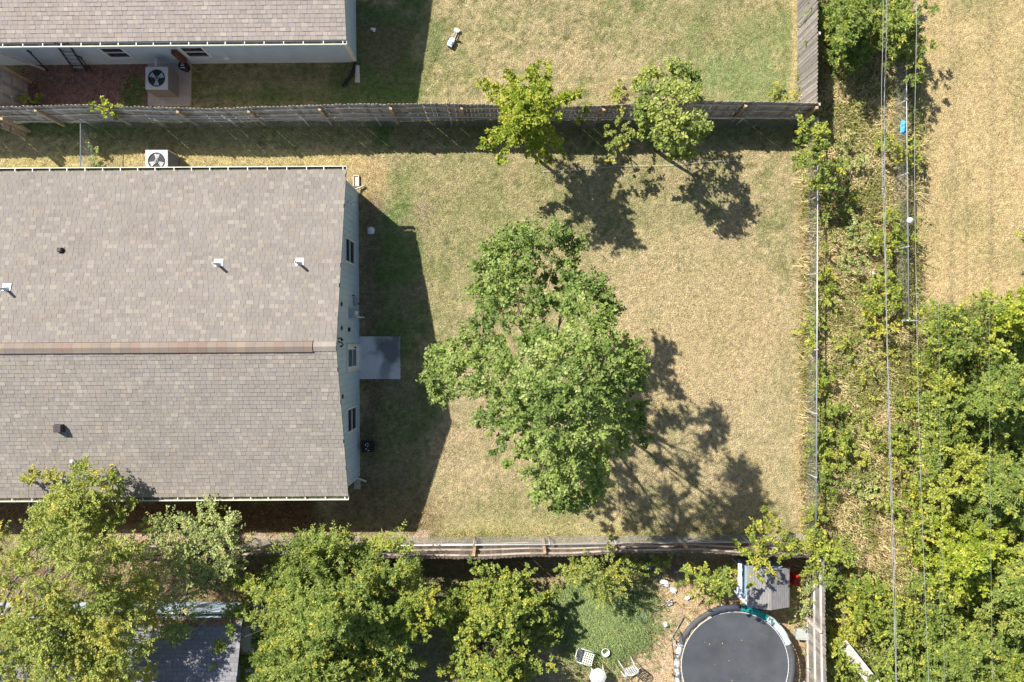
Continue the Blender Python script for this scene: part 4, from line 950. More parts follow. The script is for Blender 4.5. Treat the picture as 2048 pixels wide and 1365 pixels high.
for k, (x, y, lb) in enumerate(((1600,190,'small yellow-green weeds at the foot of the sunlit fence corner'), (1615,160,'green weed clump climbing the sunlit fence'), (1235,185,'thin weed left of the darker fence tree'), (1555,190,'tan-stemmed weed near the end of the long upper fence'))):
    plant('weed', lb, 'weed', P(x, y), ell(x, y, 15 if k != 2 else 8, 11 if k < 2 else 20, .1, .25, 14, .8, .16), 'small' if k != 1 else 'vine', leaf_part='foliage', wood_part='stem', th=.01, dens=1.5)

# undergrowth: leaves close to the ground, nobody could count them
def undergrowth():
    n = 42000; X = RNG.uniform(1612, 2110, n); Y = RNG.uniform(-60, 1450, n); w_ = np.zeros(n)
    thick = np.clip((X - 1838) / 30, 0, 1) * np.clip((Y - 600) / 50, 0, 1)
    strip = np.clip((1835 - X) / 8, 0, 1) * (fbm(X / 40, Y / 40) > .53) * .35
    lowr = np.clip((Y - 1160) / 40, 0, 1) * (X > 1670); bare = ((X > 1700) & (X < 1830) & (Y > 1050) & (Y < 1180))
    pr = np.maximum(np.maximum(thick, strip), lowr) * np.where(bare, .08, 1)
    k = RNG.random(n) < pr; X = X[k]; Y = Y[k]; n = len(X)
    x = (X - 1024) / PPM; y = -(Y - 682) / PPM
    O = np.stack([x, y, RNG.uniform(.03, .35, n)], 1); th_ = RNG.uniform(0, 6.283, n)
    D = np.stack([np.cos(th_), np.sin(th_), RNG.uniform(0, .5, n)], 1); D /= np.linalg.norm(D, axis=1, keepdims=True)
    ca = np.array((.13, .18, .035)); cb = np.array((.30, .34, .075)); Cs = ca + (cb - ca) * fbm(X / 30, Y / 30)[:, None] * RNG.uniform(.6, 1.4, (n, 1))
    V, F, C = leaves(O, D, RNG.uniform(.2, .4, n), 5, .10, .65, .2, .05, Cs); V[:, 2] = np.maximum(V[:, 2], .0)
    o = np_mesh('undergrowth', V, F, 3, M['leaf'], col=np.clip(C, .01, .6)); tag(o, 'low leafy undergrowth under the thicket and along the overgrown strip', 'ground cover', kind='stuff')
undergrowth()

def tall_grass():
    n = 150000; X = RNG.uniform(1600, 1835, n); Y = RNG.uniform(60, 1300, n)
    dens = fbm(X / 38 + 7, Y / 38); pr = np.clip((dens - .38) * 4, 0, 1)
    pr *= np.clip((X - 1606 + 26 * (fbm(X / 30, Y / 30) - .3)) / 18, 0, 1); pr *= np.where((Y > 130) & (Y < 960), 1, .35); pr *= np.where(X > 1800, .35, 1)
    # thick straw near these spots
    for cx, cy, rx, ry in ((1690, 215, 80, 95), (1665, 620, 30, 60), (1665, 520, 28, 90), (1690, 700, 60, 60), (1700, 790, 45, 60), (1720, 330, 60, 60)):
        pr = np.maximum(pr, np.clip(1.3 - np.hypot((X - cx) / rx, (Y - cy) / ry), 0, 1))
    k = RNG.random(n) < pr; X = X[k]; Y = Y[k]
    # clump
    X = X + RNG.normal(0, 3, len(X)); n = len(X)
    x = (X - 1024) / PPM; y = -(Y - 682) / PPM
    az = fbm(X / 16, Y / 16, 2) * 22 + RNG.normal(0, .8, n)
    g = fbm(X / 30 + 80, Y / 30)
    C = np.where((g[:, None] + RNG.normal(0, .07, (n, 1))) > .52, np.array([[.30, .30, .095]]), np.array([[.68, .56, .30]])) * RNG.uniform(.65, 1.3, (n, 1))
    br = RNG.random(n) < .09; C[br] = np.array([.26, .17, .11]) * RNG.uniform(.6, 1.3, (int(br.sum()), 1))
    V, F, c = blades('t', x, y, RNG.uniform(.3, .9, n), RNG.uniform(.012, .028, n), RNG.uniform(.3, .95, n), np.clip(C, .02, .8), None, 2, az)
    o = np_mesh('tall_grass', V, F, 3, M['blade'], col=c); tag(o, 'tall straw-coloured grass matted along the overgrown strip', 'grass', kind='stuff')
    # tall green grass of the lower yard, and taller fringe grass along fences
    n = 60000; X = RNG.normal(1205, 62, n); Y = RNG.normal(1235, 60, n)
    k = (bl(X, Y, 1205, 1235, 95, 100, 1.1, .7) * (.3 + 1.2 * fbm(X / 14, Y / 14)) > RNG.random(n)) & (Y > 1120); X = X[k]; Y = Y[k]; n = len(X)
    C = np.array([[.25, .33, .13]]) * RNG.uniform(.6, 1.5, (n, 1)) * np.where(RNG.random((n, 1)) < .15, np.array([[1.7, 1.3, 1.2]]), 1)
    V, F, c = blades('t', (X - 1024) / PPM, -(Y - 682) / PPM, RNG.uniform(.2, .6, n), RNG.uniform(.009, .018, n), RNG.uniform(.3, .9, n), np.clip(C, .02, .8), None, 2, 2.2 + RNG.normal(0, .8, n))
    o = np_mesh('overgrown_grass', V, F, 3, M['blade'], col=c); tag(o, 'lush overgrown green grass left of the trampoline', 'grass', kind='stuff')
    n = 26000; X = RNG.uniform(170, 1640, n); Y = np.where(RNG.random(n) < .5, RNG.normal(1072, 7, n), RNG.normal(243, 6, n)); X = np.where(RNG.random(n) < .25, RNG.normal(1608, 7, n), X); s_ = abs(X - 1608) < 25; Y = np.where(s_, RNG.uniform(250, 1075, n), Y)
    k = RNG.random(n) < fbm(X / 20, Y / 20) * 1.2 - .1; k &= ~((X < 850) & (Y > 900) & (RNG.random(n) < .6)); X = X[k]; Y = Y[k]; n = len(X)
    C = ground_color((X - 1024) / PPM, -(Y - 682) / PPM) * RNG.uniform(.8, 1.5, (n, 1)) * np.array([[1.05, 1.12, .8]])
    V, F, c = blades('t', (X - 1024) / PPM, -(Y - 682) / PPM, RNG.uniform(.08, .28, n), RNG.uniform(.007, .014, n), RNG.uniform(.2, .9, n), np.clip(C, .02, .8), None, 2)
    o = np_mesh('fringe_grass', V, F, 3, M['blade'], col=c); tag(o, 'longer unmown grass fringe at the foot of the fences', 'grass', kind='stuff')
tall_grass()

def litter_leaves():
    n = 26000; X = RNG.uniform(0, 1640, n); Y = RNG.uniform(100, 1330, n)
    p = rc(X, Y, -50, 640, 990, 1078, 20) * 1.0 + rc(X, Y, 38, 312, 118, 222, 14) * .9 + rc(X, Y, 715, 775, 380, 1000, 25) * .10 + rc(X, Y, 0, 560, 1112, 1215, 20) * .9 + rc(X, Y, 640, 860, 990, 1070) * .3 + rc(X, Y, 1210, 1620, 1120, 1360) * .22 + .004
    k = RNG.random(n) < p; X = X[k]; Y = Y[k]; n = len(X)
    O = np.stack([(X - 1024) / PPM, -(Y - 682) / PPM, RNG.uniform(.015, .05, n)], 1); th_ = RNG.uniform(0, 6.283, n)
    D = np.stack([np.cos(th_), np.sin(th_), np.zeros(n)], 1)
    ml = ((X < 315) & (Y < 225))[:, None]
    ca = np.where(ml, np.array([[.30, .17, .15]]), np.array([[.36, .22, .11]])) * RNG.uniform(.4, 1.7, (n, 1))
    V, F, C = leaves(O, D, np.full(n, .12), 3, .06, .7, 0, .0, ca, jit=.2); V[:, 2] = np.clip(V[:, 2], .012, .07)
    o = np_mesh('fallen_leaves', V, F, 3, M['blade'], col=np.clip(C, .01, .8)); tag(o, 'brown fallen leaves and bark chips below the eave and beside the houses', 'leaf litter', kind='stuff')
litter_leaves()

# ------------------------------------------------------------------ condensers
def condenser(loc, label, rz=0.0):
    e = empty('air_conditioner', loc, label, 'air conditioner', 'outdoor condensers', rz)
    s_ = .39; h = .92
    b = MB(); b.box(-s_, s_, -s_, s_, .0, h - .03); c = b.build('casing', M['ac_side'], e, .012)
    l = MB()
    for k in range(15):
        z = .08 + k * .052
        l.box(-s_ - .010, s_ + .010, -s_ - .010, s_ + .010, z, z + .022)
    l.build('louvres', M['ac_side'], c)
    R = .305; t = MB(); n_ = 40
    vs = []; fs = []
    for k in range(n_):
        a = 2 * math.pi * k / n_; q = s_ / max(abs(math.cos(a)), abs(math.sin(a)))
        for rr, zz in ((R, h - .06), (R, h), (q, h), (q, h - .05)): vs.append((rr * math.cos(a), rr * math.sin(a), zz))
    for k in range(n_):
        k2 = (k + 1) % n_
        for j in range(3): fs.append((k * 4 + j, k * 4 + j + 1, k2 * 4 + j + 1, k2 * 4 + j))
    t.raw(vs, fs); t.build('top_panel', M['ac_top'], e)
    d = MB(); d.disc((0, 0, h - .026), R + .02, 30); d.build('fan_well', M['black'], e)
    f = MB()
    for k in range(3):
        a = k * 2.094 + .5; pts = []
        for rr, da, dz in ((.06, -.35, .0), (.16, -.42, .0), (.27, -.38, .0), (.27, .34, .02), (.17, .38, .02), (.06, .5, .02)):
            pts.append((rr * math.cos(a + da), rr * math.sin(a + da), h - .016 + dz * .5))
        f.raw(pts, [tuple(range(6))]); f.raw([(x, y, z - .004) for x, y, z in pts], [tuple(reversed(range(6)))])
    f.lathe((0, 0, h - .01), [(.07, -.01), (.07, .012), (.0, .016)], 16)
    f.build('fan', M['fanblade'], e)
    g = MB()
    for rr in (.10, .17, .24, .295):
        g.lathe((0, 0, h + .014), [(rr - .002, 0), (rr + .002, 0), (rr + .002, .004), (rr - .002, .004), (rr - .002, 0)], 32)
    for k in range(8):
        a = k * math.pi / 8; g.bar((math.cos(a) * .31, math.sin(a) * .31, h + .012), (-math.cos(a) * .31, -math.sin(a) * .31, h + .012), .004, .004)
    g.build('grille', M['darkmetal'], e)
    return e
p = P(313, 156, .99); condenser((p.x, p.y, .07), 'grey condenser with a fan on the pad behind the upper house')
p = P(313, 322, .92); condenser((p.x, p.y, .0), 'condenser with a fan peeking out above the gutter of the main house', math.pi)

# ------------------------------------------------------------------ things by the upper house
def ladder(a, b, width):
    e = empty('ladder', a, 'dark metal ladder leaning on the upper house wall between two poles', 'ladder')
    a = Vector(a); b = Vector(b) - a; s_ = Vector((width / 2, 0, 0))
    m = MB()
    for q in (s_, -s_): m.bar(q + Vector((0, 0, 0)), b + q, .035, .07, up=(0, -1, .3))
    m.build('side_rail', M['darkmetal'], e)
    for k in range(1, 8): c = b * (k / 8); r = MB(); r.bar(c - s_, c + s_, .06, .035, up=(0, 0, 1)); r.build('rung', M['grey_metal'], e)
a = P(162, 142, .02); b = P(116, 97, 2.3); ladder((a.x, a.y, .02), (b.x, 10.2 - .05 + 0, 2.25), .42)
for (x0, y0, x1, y1, z1, r, lb) in ((95, 141, 58, 103, 1.75, .028, 'dark pole leaning on the upper house wall left of the ladder'), (183, 143, 160, 114, 1.3, .024, 'dark pole leaning on the upper house wall right of the ladder')):
    a = P(x0, y0, 0); b = P(x1, y1, z1); m = MB(); m.tube([(0, 0, 0), (b.x - a.x, b.y - a.y, z1)], r, 8); m.tube([(b.x - a.x, b.y - a.y, z1 - .1), (b.x - a.x, b.y - a.y, z1 + .08)], [r * 1.6, r * 1.3], 8)
    tag(m.build('pole', M['darkmetal'], loc=a), lb, 'pole')
a = P(92, 140, 0); b = P(0, 106, 1.5); m = MB(); m.bar((0, 0, .03), (b.x - a.x, b.y - a.y, 1.45), .05, .09); tag(m.build('board', M['wood_light'], loc=a), 'long pale board leaning across the corner left of the poles', 'board')
def bin_(loc, label, s=.2, h=.35, mark=True):
    e = empty('black_bin', loc, label, 'bin')
    m = MB(); m.hexa([(-s*.85, -s*.85, 0), (s*.85, -s*.85, 0), (s*.85, s*.85, 0), (-s*.85, s*.85, 0), (-s, -s, h), (s, -s, h), (s, s, h), (-s, s, h)]); m.build('body', M['black'], e, .02)
    m = MB(); m.box(-s * 1.06, s * 1.06, -s * 1.06, s * 1.06, h, h + .04); m.box(-s * .8, s * .8, -s * .8, s * .8, h + .04, h + .06); m.build('lid', M['black'], e, .015)
    if mark:
        m = MB(); z = h + .062
        for a0 in (0.4, 2.5, 4.6):
            for k in range(5):
                t0, t1 = a0 + k * .26, a0 + (k + 1) * .26; c = Vector((-.02, .06, z))
                m.raw([c + Vector((math.cos(t) * rr, math.sin(t) * rr, 0)) for t, rr in ((t0, .045), (t1, .045), (t1, .065), (t0, .065))], [(0, 1, 2, 3)])
        m.box(-.08, -.02, -.10, -.075, z - .002, z); m.box(.0, .07, -.16, -.135, z - .002, z); m.build('marking', M['white'], e)
p = P(735, 893, .42); bin_((p.x, p.y, 0), 'black lidded bin with a white ring mark against the gable wall', .2, .36)
p = P(366, 131, .4)
e = empty('utility_tub', (p.x, p.y, .07), 'dark tub with white labels on the concrete pad beside the upper house wall', 'tub')
m = MB(); m.lathe((0, 0, 0), [(.13, 0), (.17, .28), (.18, .28), (.18, .32), (.10, .36), (0, .36)], 18); m.build('body', M['black'], e)
m = MB(); m.box(-.07, .06, -.01, .015, .362, .368); m.box(-.05, .02, .06, .08, .362, .368); m.box(-.08, .07, -.10, -.07, .355, .368); m.build('label', M['white'], e)
# black flexible downspout hose of the upper house
a = P(711, 124, 0); m = MB(); pts = []
for k in range(24):
    t = k / 23; q = P(711 - 3 * t - 22 * t * t, 124 + 50 * t, 0); pts.append(Vector((q.x - a.x, q.y - a.y, .07 + .02 * math.sin(k * 2.9))))
m.tube(pts, [.05 + .012 * (k % 2) for k in range(24)], 10); tag(m.build('drain_hose', M['black'], loc=a), 'black corrugated drain hose curling from the corner of the upper house', 'hose')
p = P(715, 148); m = MB(); m.hexa([(-.09, -.32, 0), (.10, -.32, 0), (.08, .30, 0), (-.05, .30, 0), (-.09, -.32, .05), (.10, -.32, .05), (.08, .30, .09), (-.05, .30, .09)]); tag(m.build('splash_block', M['pinkblock'], loc=(p.x, p.y, 0), bevel=.01), 'pinkish splash block beside the black hose at the upper house corner', 'splash block', 'splash blocks')
for (px, py, lb) in ((713, 362, 'pale splash block at the upper corner of the main house gable'), (715, 967, 'pale splash block at the lower corner of the main house gable')):
    p = P(px, py); m = MB(); m.box(-.11, .11, -.20, .20, 0, .04); m.box(-.11, -.08, -.20, .20, .04, .09); m.box(.08, .11, -.20, .20, .04, .09); m.box(-.08, .08, .17, .20, .04, .09)
    tag(m.build('splash_block', M['pinkblock'], loc=(p.x, p.y, 0), bevel=.006), lb, 'splash block', 'splash blocks')

# toy on the upper lawn, cups
p = P(905, 82); e = empty('toy', (p.x, p.y, 0), 'white and pale blue plastic toy lying on the upper lawn', 'toy', rz=-.45)
m = MB(); m.box(-.10, .10, -.26, .02, .06, .16); m.box(-.08, .08, -.02, .10, .05, .10); m.build('body', M['lead'], e, .02)
m = MB(); m.bar((-.05, .08, .09), (-.03, .36, .09), .025, .025); m.bar((.05, .08, .09), (.03, .36, .09), .025, .025); m.build('handle', M['grey_metal'], e)
m = MB(); m.box(-.10, .10, .34, .46, .07, .11); m.build('grip', M['lead'], e, .02)
m = MB(); m.box(-.07, .07, -.22, -.06, .161, .185); m.build('blue_cover', mat('pale_blue', (.35, .55, .75), .4), e, .01)
m = MB(); m.tube([(-.12, -.2, .05), (.12, -.2, .05)], .05, 12); m.tube([(.10, .05, .04), (.30, .1, .04)], .02, 8); m.build('wheel', M['black'], e)
p = P(744, 59); m = MB(); m.tube([(0, 0, .05), (.13, -.05, .05)], [.055, .07], 14); m.lathe((-.0, 0, .05), [(.055, 0), (.04, .04), (0, .06)], 12); tag(m.build('cup', M['lead'], loc=p), 'white cup lying in the shade beside the upper house', 'cup')
p = P(742, 461); m = MB(); m.lathe((0, 0, 0), [(.14, 0), (.13, .02), (.04, .16), (0, .17)], 14); m.box(-.12, .12, -.12, .10, 0, .02); tag(m.build('white_cap', M['lead'], loc=p), 'small white cone-shaped cap on the shaded ground by the gable wall', 'cap')

# ------------------------------------------------------------------ trampoline
zt_ = .88; c = P(1470, 1331, zt_)
tr = empty('trampoline', (c.x, c.y, 0), 'round black trampoline with a torn grey and teal edge pad', 'trampoline')
R1 = 2.13; R0 = 1.90
m = MB(); m.lathe((0, 0, zt_), [(.0, -.07), (R0 * .4, -.055), (R0 * .8, -.02), (R0, .0)], 64); m.lathe((0, 0, zt_ - .012), [(R0, .0), (R0 * .8, -.02), (R0 * .4, -.055), (0, -.07)], 64); m.build('jumping_mat', M['tramp_mat'], tr)
m = MB(); m.lathe((0, 0, zt_), [(R0 - .012, .002), (R0 + .012, .002), (R0 + .012, .012), (R0 - .012, .012), (R0 - .012, .002)], 64); m.build('mat_edge', M['white_thread'], tr)
m = MB()
for k in range(96):
    a = 2 * math.pi * k / 96; m.bar((R0 * math.cos(a), R0 * math.sin(a), zt_ - .01), ((R1 - .05) * math.cos(a), (R1 - .05) * math.sin(a), zt_ - .01), .022, .022)
m.build('springs', M['galv'], tr)
m = MB(); m.tube([(R1 * math.cos(2 * math.pi * k / 64), R1 * math.sin(2 * math.pi * k / 64), zt_ - .03) for k in range(65)], .028, 10, cap=False); m.build('frame', M['darkmetal'], tr)
D2 = math.radians
for a0, a1, mt, rin in ((56, 84, 'pad_teal', 1.935), (84, 116, 'pad_dark', 1.92), (22, 56, 'pad_pale', 1.935), (-60, 22, 'pad_charcoal', 1.93), (116, 158, 'pad_charcoal', 1.97), (158, 235, 'pad_grey', 1.95)):
    m = MB(); nn = int((a1 - a0) / 3); vs = []; fs = []
    for k in range(nn + 1):
        a = D2(a0 + (a1 - a0) * k / nn); ri = rin + random.uniform(-.01, .01) + (.018 * math.sin(k * 1.7) if a0 > 100 else 0); ro = R1 + .02 + random.uniform(-.015, .015)
        for rr, zz in ((ri, .015), (ri, .035), ((ri + ro) / 2, .055 + random.uniform(-.01, .01)), (ro, .03), (ro, -.05)):
            vs.append((rr * math.cos(a), rr * math.sin(a), zt_ + zz))
    for k in range(nn):
        for j in range(4): fs.append((k * 5 + j, k * 5 + j + 1, (k + 1) * 5 + j + 1, (k + 1) * 5 + j))
    m.raw(vs, fs, True); m.build('edge_pad', M[mt], tr)
for k in range(6):
    a = D2(30 + k * 60); ca, sa = math.cos(a), math.sin(a); m = MB(); rr = R1 - .02
    t_ = Vector((-sa, ca, 0)) * .45; q = Vector((ca * rr, sa * rr, 0))
    m.tube([q - t_ + Vector((0, 0, zt_ - .05)), q - t_ + Vector((0, 0, .04)), q + t_ + Vector((0, 0, .04)), q + t_ + Vector((0, 0, zt_ - .05))], .022, 8); m.build('leg', M['galv'], tr)
for a in (112, 116, 150, 168, 186, 2, -8):    # bent leftover net poles
    a = D2(a + random.uniform(-3, 3)); ca, sa = math.cos(a), math.sin(a); m = MB(); q = Vector((ca * (R1 + .06), sa * (R1 + .06), zt_ - .25)); tt = random.uniform(-.4, .4)
    m.tube([q, q + Vector((ca * .02, sa * .02, .35)), q + Vector((ca * .12 - sa * tt * .4, sa * .12 + ca * tt * .4, .55))], .014, 6); m.build('net_pole', M['darkmetal'], tr)
m = MB()
for (dx, dy) in [(-.2, 0.15), (.15, -.2), (.9, -.45), (-.9, .75), (-.1, -.55)] + [(random.uniform(-1.2, 1.2), random.uniform(-.6, 1.2)) for _ in range(9)]:
    c0 = Vector((dx, dy, zt_ + .008)); a = random.random() * 6; u = Vector((math.cos(a), math.sin(a), 0)) * random.uniform(.01, .035); q = Vector((-math.sin(a), math.cos(a), .1)) * u.length * .5; c0.z = zt_ - .05 * (1 - min(1, (dx * dx + dy * dy) / 3.6)) + .008; m.raw([c0 - u, c0 + q, c0 + u, c0 - q], [(0, 1, 2, 3)])
lo = m.build('fallen_leaf', mat('yellow_leaf', (.5, .42, .15), .8), loc=(c.x, c.y, 0)); tag(lo, 'scattered yellow leaves on the trampoline mat', 'leaves', kind='stuff')
# long pole beside the trampoline
a = P(1310, 1222); b = P(1345, 1199, .25); m = MB(); m.tube([(0, 0, .03), (b.x - a.x, b.y - a.y, .25)], .02, 8); tag(m.build('pole', M['darkmetal'], loc=a), 'thin dark pole lying on the dirt above the trampoline', 'pole')
a = P(1350, 1340); b = P(1346, 1283, .5); m = MB(); m.tube([(0, 0, .03), (b.x - a.x, b.y - a.y, .3)], .02, 8); tag(m.build('pole', M['darkmetal'], loc=a), 'thin dark pole standing against the left rim of the trampoline', 'pole')

# ------------------------------------------------------------------ playhouse
c = P(1539, 1177, 1.5); ph = empty('playhouse', (c.x, c.y, 0), 'small playhouse with a weathered grey roof beside the trampoline', 'playhouse')
hw, hl = .66, .62; ze_, zr_ = 1.38, 1.62
m = MB(); m.raw([(-hw, -hl, 0), (hw, -hl, 0), (hw, hl, 0), (-hw, hl, 0), (-hw, -hl, ze_ - .04), (hw, -hl, ze_ - .04), (hw, hl, ze_ - .04), (-hw, hl, ze_ - .04), (0, -hl, zr_ - .05), (0, hl, zr_ - .05)],
   [(3, 2, 1, 0), (0, 1, 5, 8, 4), (2, 3, 7, 9, 6), (0, 4, 7, 3), (1, 2, 6, 5)]); m.build('wall', M['shed_wall'], ph)
m = MB()
for s_ in (-1, 1):
    m.hexa([(0, -hl - .08, zr_), (s_ * (hw + .07), -hl - .06, ze_ - .02), (s_ * (hw + .07), hl + .06, ze_ - .02), (0, hl + .08, zr_), (0, -hl - .08, zr_ + .03), (s_ * (hw + .07), -hl - .06, ze_ + .01), (s_ * (hw + .07), hl + .06, ze_ + .01), (0, hl + .08, zr_ + .03)])
ro = m.build('roof', M['shed_roof'], ph)
m = MB(); 
for s_ in (-1, 1):
    for k in range(9):
        x = s_ * (.04 + k * .078); z = zr_ + .032 - (zr_ - ze_ + .02) * abs(x) / (hw + .07); m.bar((x, -hl - .07, z), (x, hl + .07, z), .012, .012)
m.build('ribs', M['shed_roof'], ro)
m = MB(); m.hexa([(-hw - .27, -hl + .1, .9), (-hw - .20, -hl + .1, .9), (-hw - .20, hl + .1, .95), (-hw - .27, hl + .1, .95), (-hw - .24, -hl + .15, .96), (-hw - .16, -hl + .15, 1.0), (-hw - .16, hl + .1, 1.05), (-hw - .24, hl + .1, 1.0)])
m.hexa([(-hw - .24, -hl + .1, .7), (-hw + .0, -hl - .08, 1.2), (-hw + .0, -hl + .2, 1.2), (-hw - .24, -hl + .42, .7), (-hw - .24, -hl + .1, .73), (-hw + .0, -hl - .08, 1.23), (-hw + .0, -hl + .2, 1.23), (-hw - .24, -hl + .42, .73)])
m.box(-hw - .24, -hw - .20, -hl + .15, -hl + .19, 0, .9); m.box(-hw - .24, -hw - .20, hl - .0, hl + .04, 0, .95)
m.build('porch_rail', mat('white_blue_plastic', (.58, .66, .80), .5, .1), ph)
m = MB(); m.box(-.25, .25, -hl - .012, -hl - .002, .05, .95); m.build('door', M['white'], ph)
# red tub, storage box
p = P(1596, 1166, .3); e = empty('red_tub', (p.x, p.y, 0), 'overturned red plastic tub right of the playhouse', 'tub')
m = MB(); m.lathe((0, 0, 0), [(.30, .0), (.31, .03), (.26, .05), (.22, .30), (.18, .36), (0, .37)], 20); m.build('shell', M['red'], e)
m = MB()
for k in range(6):
    a = k * math.pi / 3; m.bar((math.cos(a) * .27, math.sin(a) * .27, .05), (math.cos(a) * .21, math.sin(a) * .21, .33), .03, .03)
m.build('rib', M['red'], e)
p = P(1606, 1269, .35); e = empty('storage_box', (p.x, p.y, 0), 'grey lidded storage box between the trampoline and the grey fence', 'box', rz=-.1)
m = MB(); m.hexa([(-.19, -.15, 0), (.19, -.15, 0), (.19, .15, 0), (-.19, .15, 0), (-.22, -.18, .32), (.22, -.18, .32), (.22, .18, .32), (-.22, .18, .32)]); m.build('body', M['plastic_lid'], e, .02)
m = MB(); m.box(-.24, .24, -.20, .20, .32, .36); m.box(-.18, .18, -.14, .14, .36, .375); m.build('lid', M['plastic_lid'], e, .012)

M['old_plastic'] = mat('weathered_white_plastic', (0.38, 0.38, 0.36), 0.6, 0.3, 9, c2=(0.66, 0.66, 0.64))
# bucket, chairs, table
p = P(1211, 1304, .3); e = empty('bucket', (p.x, p.y, 0), 'white open bucket on the edge of the overgrown grass', 'bucket')
m = MB(); m.lathe((0, 0, 0), [(0, .01), (.11, .01), (.14, .34), (.150, .34), (.150, .36), (.132, .36), (.105, .04), (0, .04)], 20); m.build('body', M['white'], e)
m = MB(); m.tube([(.15 * math.cos(a), .15 * math.sin(a) * .4 - .05 * abs(math.sin(a)), .33 - .16 * math.sin(a)) for a in [math.pi * k / 10 for k in range(11)]], .005, 6); m.build('handle', M['galv'], e)
def chair(px, py, rz, tilt, label):
    p = P(px, py, .3); e = empty('plastic_chair', (p.x, p.y, .22), label, 'chair', 'white plastic garden chairs', rz); e.rotation_euler = (tilt[0], tilt[1], rz)
    m = MB()
    for k in range(6): m.bar((-.2 + k * .08, -.2, .2), (-.2 + k * .08, .2, .2), .03, .015)
    for k in range(6): m.bar((-.2, -.2 + k * .08, .206), (.2, -.2 + k * .08, .206), .03, .012)
    m.build('seat', M['old_plastic'], e)
    m = MB()
    for k in range(6): m.bar((-.19 + k * .076, .2, .22), (-.19 + k * .076, .32, .62), .03, .015)
    for k in range(4): m.bar((-.2, .22 + .03 * k, .28 + k * .1), (.2, .22 + .03 * k, .28 + k * .1), .03, .014)
    m.tube([(-.22, .21, .2), (-.22, .31, .55), (-.1, .34, .66), (.1, .34, .66), (.22, .31, .55), (.22, .21, .2)], .018, 8); m.build('backrest', M['old_plastic'], e)
    for x in (-.21, .21):
        for y in (-.2, .21):
            l = MB(); l.tube([(x, y, .2), (x * 1.15, y * 1.15, -.2)], .02, 8); l.build('leg', M['old_plastic'], e)
        l = MB(); l.tube([(x * 1.1, -.2, .2), (x * 1.15, -.18, .42), (x * 1.12, .28, .44)], .018, 8); l.build('armrest', M['old_plastic'], e)
chair(1255, 1335, .3, (.5, .2), 'white lattice plastic chair tipped over on the bare dirt')
chair(1176, 1322, 1.2, (-.4, .5), 'white plastic chair lying at the shaded edge of the grass beside the table')
p = P(1196, 1353, .6); e = empty('plastic_table', (p.x, p.y, 0), 'white plastic table cut off by the bottom edge of the photo', 'table')
m = MB(); m.lathe((0, 0, .6), [(0, .03), (.30, .03), (.32, .015), (.30, 0), (0, 0)], 8); m.build('tabletop', M['old_plastic'], e)
for k in range(4): l = MB(); a = D2(45 + 90 * k); l.tube([(math.cos(a) * .27, math.sin(a) * .27, .6), (math.cos(a) * .33, math.sin(a) * .33, 0)], .025, 8); l.build('leg', M['old_plastic'], e)

# litter and rags
def rag(name, px, py, sx, sy, m_, label, cat, z=.03, rz=0.0, lump=.07, n_=9):
    o = P(px, py, z); mb = MB(); vs = []; fs = []
    for j in range(n_):
        for i in range(n_):
            u, v_ = i / (n_ - 1) * 2 - 1, j / (n_ - 1) * 2 - 1
            x = u * sx * (1 - .25 * v_ * v_) + random.uniform(-.1, .1) * sx; y = v_ * sy * (1 - .2 * u * u) + random.uniform(-.1, .1) * sy
            zz = lump * (1 - max(abs(u), abs(v_))) + random.uniform(0, lump * .7) * (0 if max(abs(u), abs(v_)) == 1 else 1)
            vs.append((x * math.cos(rz) - y * math.sin(rz), x * math.sin(rz) + y * math.cos(rz), zz))
    for j in range(n_ - 1):
        for i in range(n_ - 1): a = j * n_ + i; fs.append((a, a + 1, a + n_ + 1, a + n_))
    mb.raw(vs, fs); ob = mb.build(name, M[m_], loc=(o.x, o.y, z)); md = ob.modifiers.new('thick', 'SOLIDIFY'); md.thickness = .006
    return tag(ob, label, cat)
rag('rag', 1329, 1167, .20, .12, 'paper', 'crumpled white rag on the dirt, larger piece of the pair', 'rag', rz=-.5)
rag('rag', 1347, 1181, .13, .09, 'paper', 'crumpled white rag on the dirt, smaller piece of the pair', 'rag', rz=-.4)
rag('paper_scrap', 1340, 1206, .12, .10, 'paper', 'pale paper scrap near the top left of the trampoline', 'litter', rz=.3)
rag('paper_scrap', 1375, 1196, .10, .08, 'paper', 'pale paper scrap beside the thin pole', 'litter', rz=.8)
rag('plastic_jug', 1331, 1248, .09, .09, 'lead', 'white lump of plastic on the dirt left of the trampoline', 'litter', lump=.14)
rag('plastic_sheet', 1298, 1131, .14, .17, 'shed_wall', 'pale blue plastic sheet in the shade under the leaning fence', 'sheet', rz=-.4)
rag('paper_scrap', 1318, 1152, .07, .05, 'shed_wall', 'bluish scrap on the shade line below the leaning fence', 'litter')
rag('paper_scrap', 1352, 1143, .08, .05, 'shed_wall', 'bluish scrap in the shade left of the low yellow-green bush', 'litter')
rag('blue_toy_scrap', 1286, 1234, .11, .15, 'teal', 'bright blue plastic scrap at the edge of the overgrown grass', 'litter', lump=.12)
rag('blue_toy_scrap', 1276, 1220, .05, .05, 'teal', 'tiny blue plastic scrap just above the bigger blue one', 'litter', lump=.1)
p = P(1268, 1139); m = MB(); m.lathe((0, 0, 0), [(0, .02), (.11, .02), (.12, .05), (.135, .05), (.135, .0)], 20); tag(m.build('round_lid', M['shed_wall'], loc=(p.x, p.y, .01)), 'round pale blue lid in the shade under the leaning fence', 'lid')
rag('cloth', 1807, 255, .12, .26, 'skyblue', 'sky blue cloth hung over the field chain-link', 'cloth', z=.95, lump=.12)
rag('plastic_bag', 1745, 548, .13, .12, 'paper', 'white plastic bag in the strip left of the cables', 'litter', lump=.12)
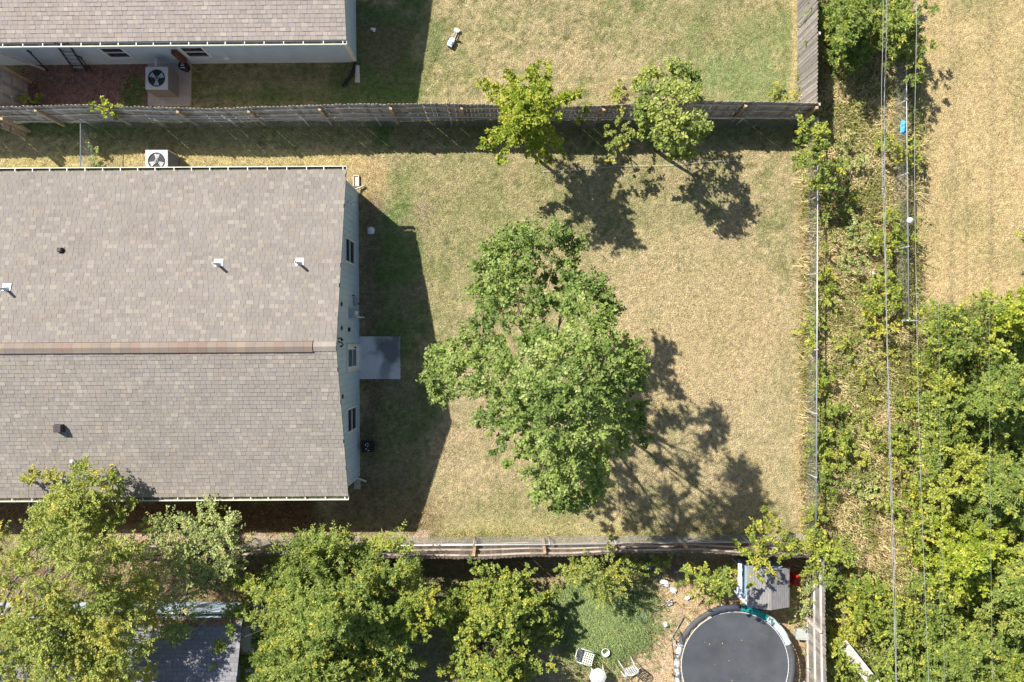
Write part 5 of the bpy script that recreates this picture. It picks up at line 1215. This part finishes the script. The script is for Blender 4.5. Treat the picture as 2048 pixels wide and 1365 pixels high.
rag('plastic_bag', 1690, 583, .10, .24, 'paper', 'white and black plastic bag in the strip near the chain-link', 'litter', lump=.12, rz=.1)
rag('ash_heap', 1737, 388, .28, .22, 'paper', 'pale patch of ash and paper between the dry grass', 'litter', lump=.05)
rag('paper_scrap', 1753, 512, .12, .16, 'pinkblock', 'faded tan scrap in the dry grass above the plastic bags', 'litter')
rag('paper_scrap', 1712, 1112, .14, .12, 'pinkblock', 'pale crumpled scrap right of the lower fence corner', 'litter')
p = P(1823, 440, 1.3); m = MB(); m.lathe((0, 0, 0), [(.035, 0), (.035, 1.12), (.09, 1.13), (.11, 1.2), (.08, 1.28), (0, 1.31)], 16); tag(m.build('capped_post', M['lead'], loc=(p.x, p.y, 0)), 'post with a round white cap standing at the field fence', 'post')
# white and black bag detail
p = P(1688, 577); m = MB(); m.obox((0, 0, .17), (.035, .01, 0), (0, .16, 0), (0, 0, .02)); tag(m.build('shoe_sole', M['black'], loc=(p.x, p.y, 0)), 'black strip lying on the plastic bag near the chain-link', 'litter')
a = P(1085, 343); m = MB(); pts = [P(1085 + 390 * t / 12, 343 - 21 * t / 12 + 1.5 * math.sin(t), 0) for t in range(13)]; m.tube([q - a + Vector((0, 0, .05)) for q in pts], .006, 6); tag(m.build('cord', M['white'], loc=a), 'thin pale cord stretched across the lawn under the shadows of the upper fence trees', 'cord')
# fallen plank structure at the lower right
a = P(1678, 1292, .9); b = P(1752, 1385, .9); e = empty('fallen_panel', (a.x, a.y, 0), 'fallen wooden panel with a white edge lying diagonally in the strip at the bottom', 'panel')
d = Vector((b.x - a.x, b.y - a.y, 0)); q = Vector((-d.y, d.x, 0)).normalized()
m = MB()
for k in range(3): m.bar(q * (.06 + k * .11) + Vector((0, 0, .88)), d + q * (.06 + k * .11) + Vector((0, 0, .93)), .105, .03)
m.build('plank', M['wood_light'], e); m = MB(); m.bar(q * -.02 + Vector((0, 0, .86)), d + q * -.02 + Vector((0, 0, .90)), .05, .09); m.build('edge_board', M['white'], e)
m = MB(); 
for t in (.05, .5, .95): m.bar(d * t + q * .1 + Vector((0, 0, 0)), d * t + q * .1 + Vector((0, 0, .86)), .07, .07)
m.build('support', M['post_wood'], e)
# pipe with crossbar where the field fence ends
p = P(1820, 641, 1.2); m = MB(); m.tube([(0, 0, 0), (0, 0, 1.18)], .03, 8); m.tube([(-.1, 0, 1.15), (.55, -.02, 1.15)], .024, 8); tag(m.build('end_post', M['galv'], loc=(p.x, p.y, 0)), 'galvanised end post with a short crossbar where the field fence meets the thicket', 'post')
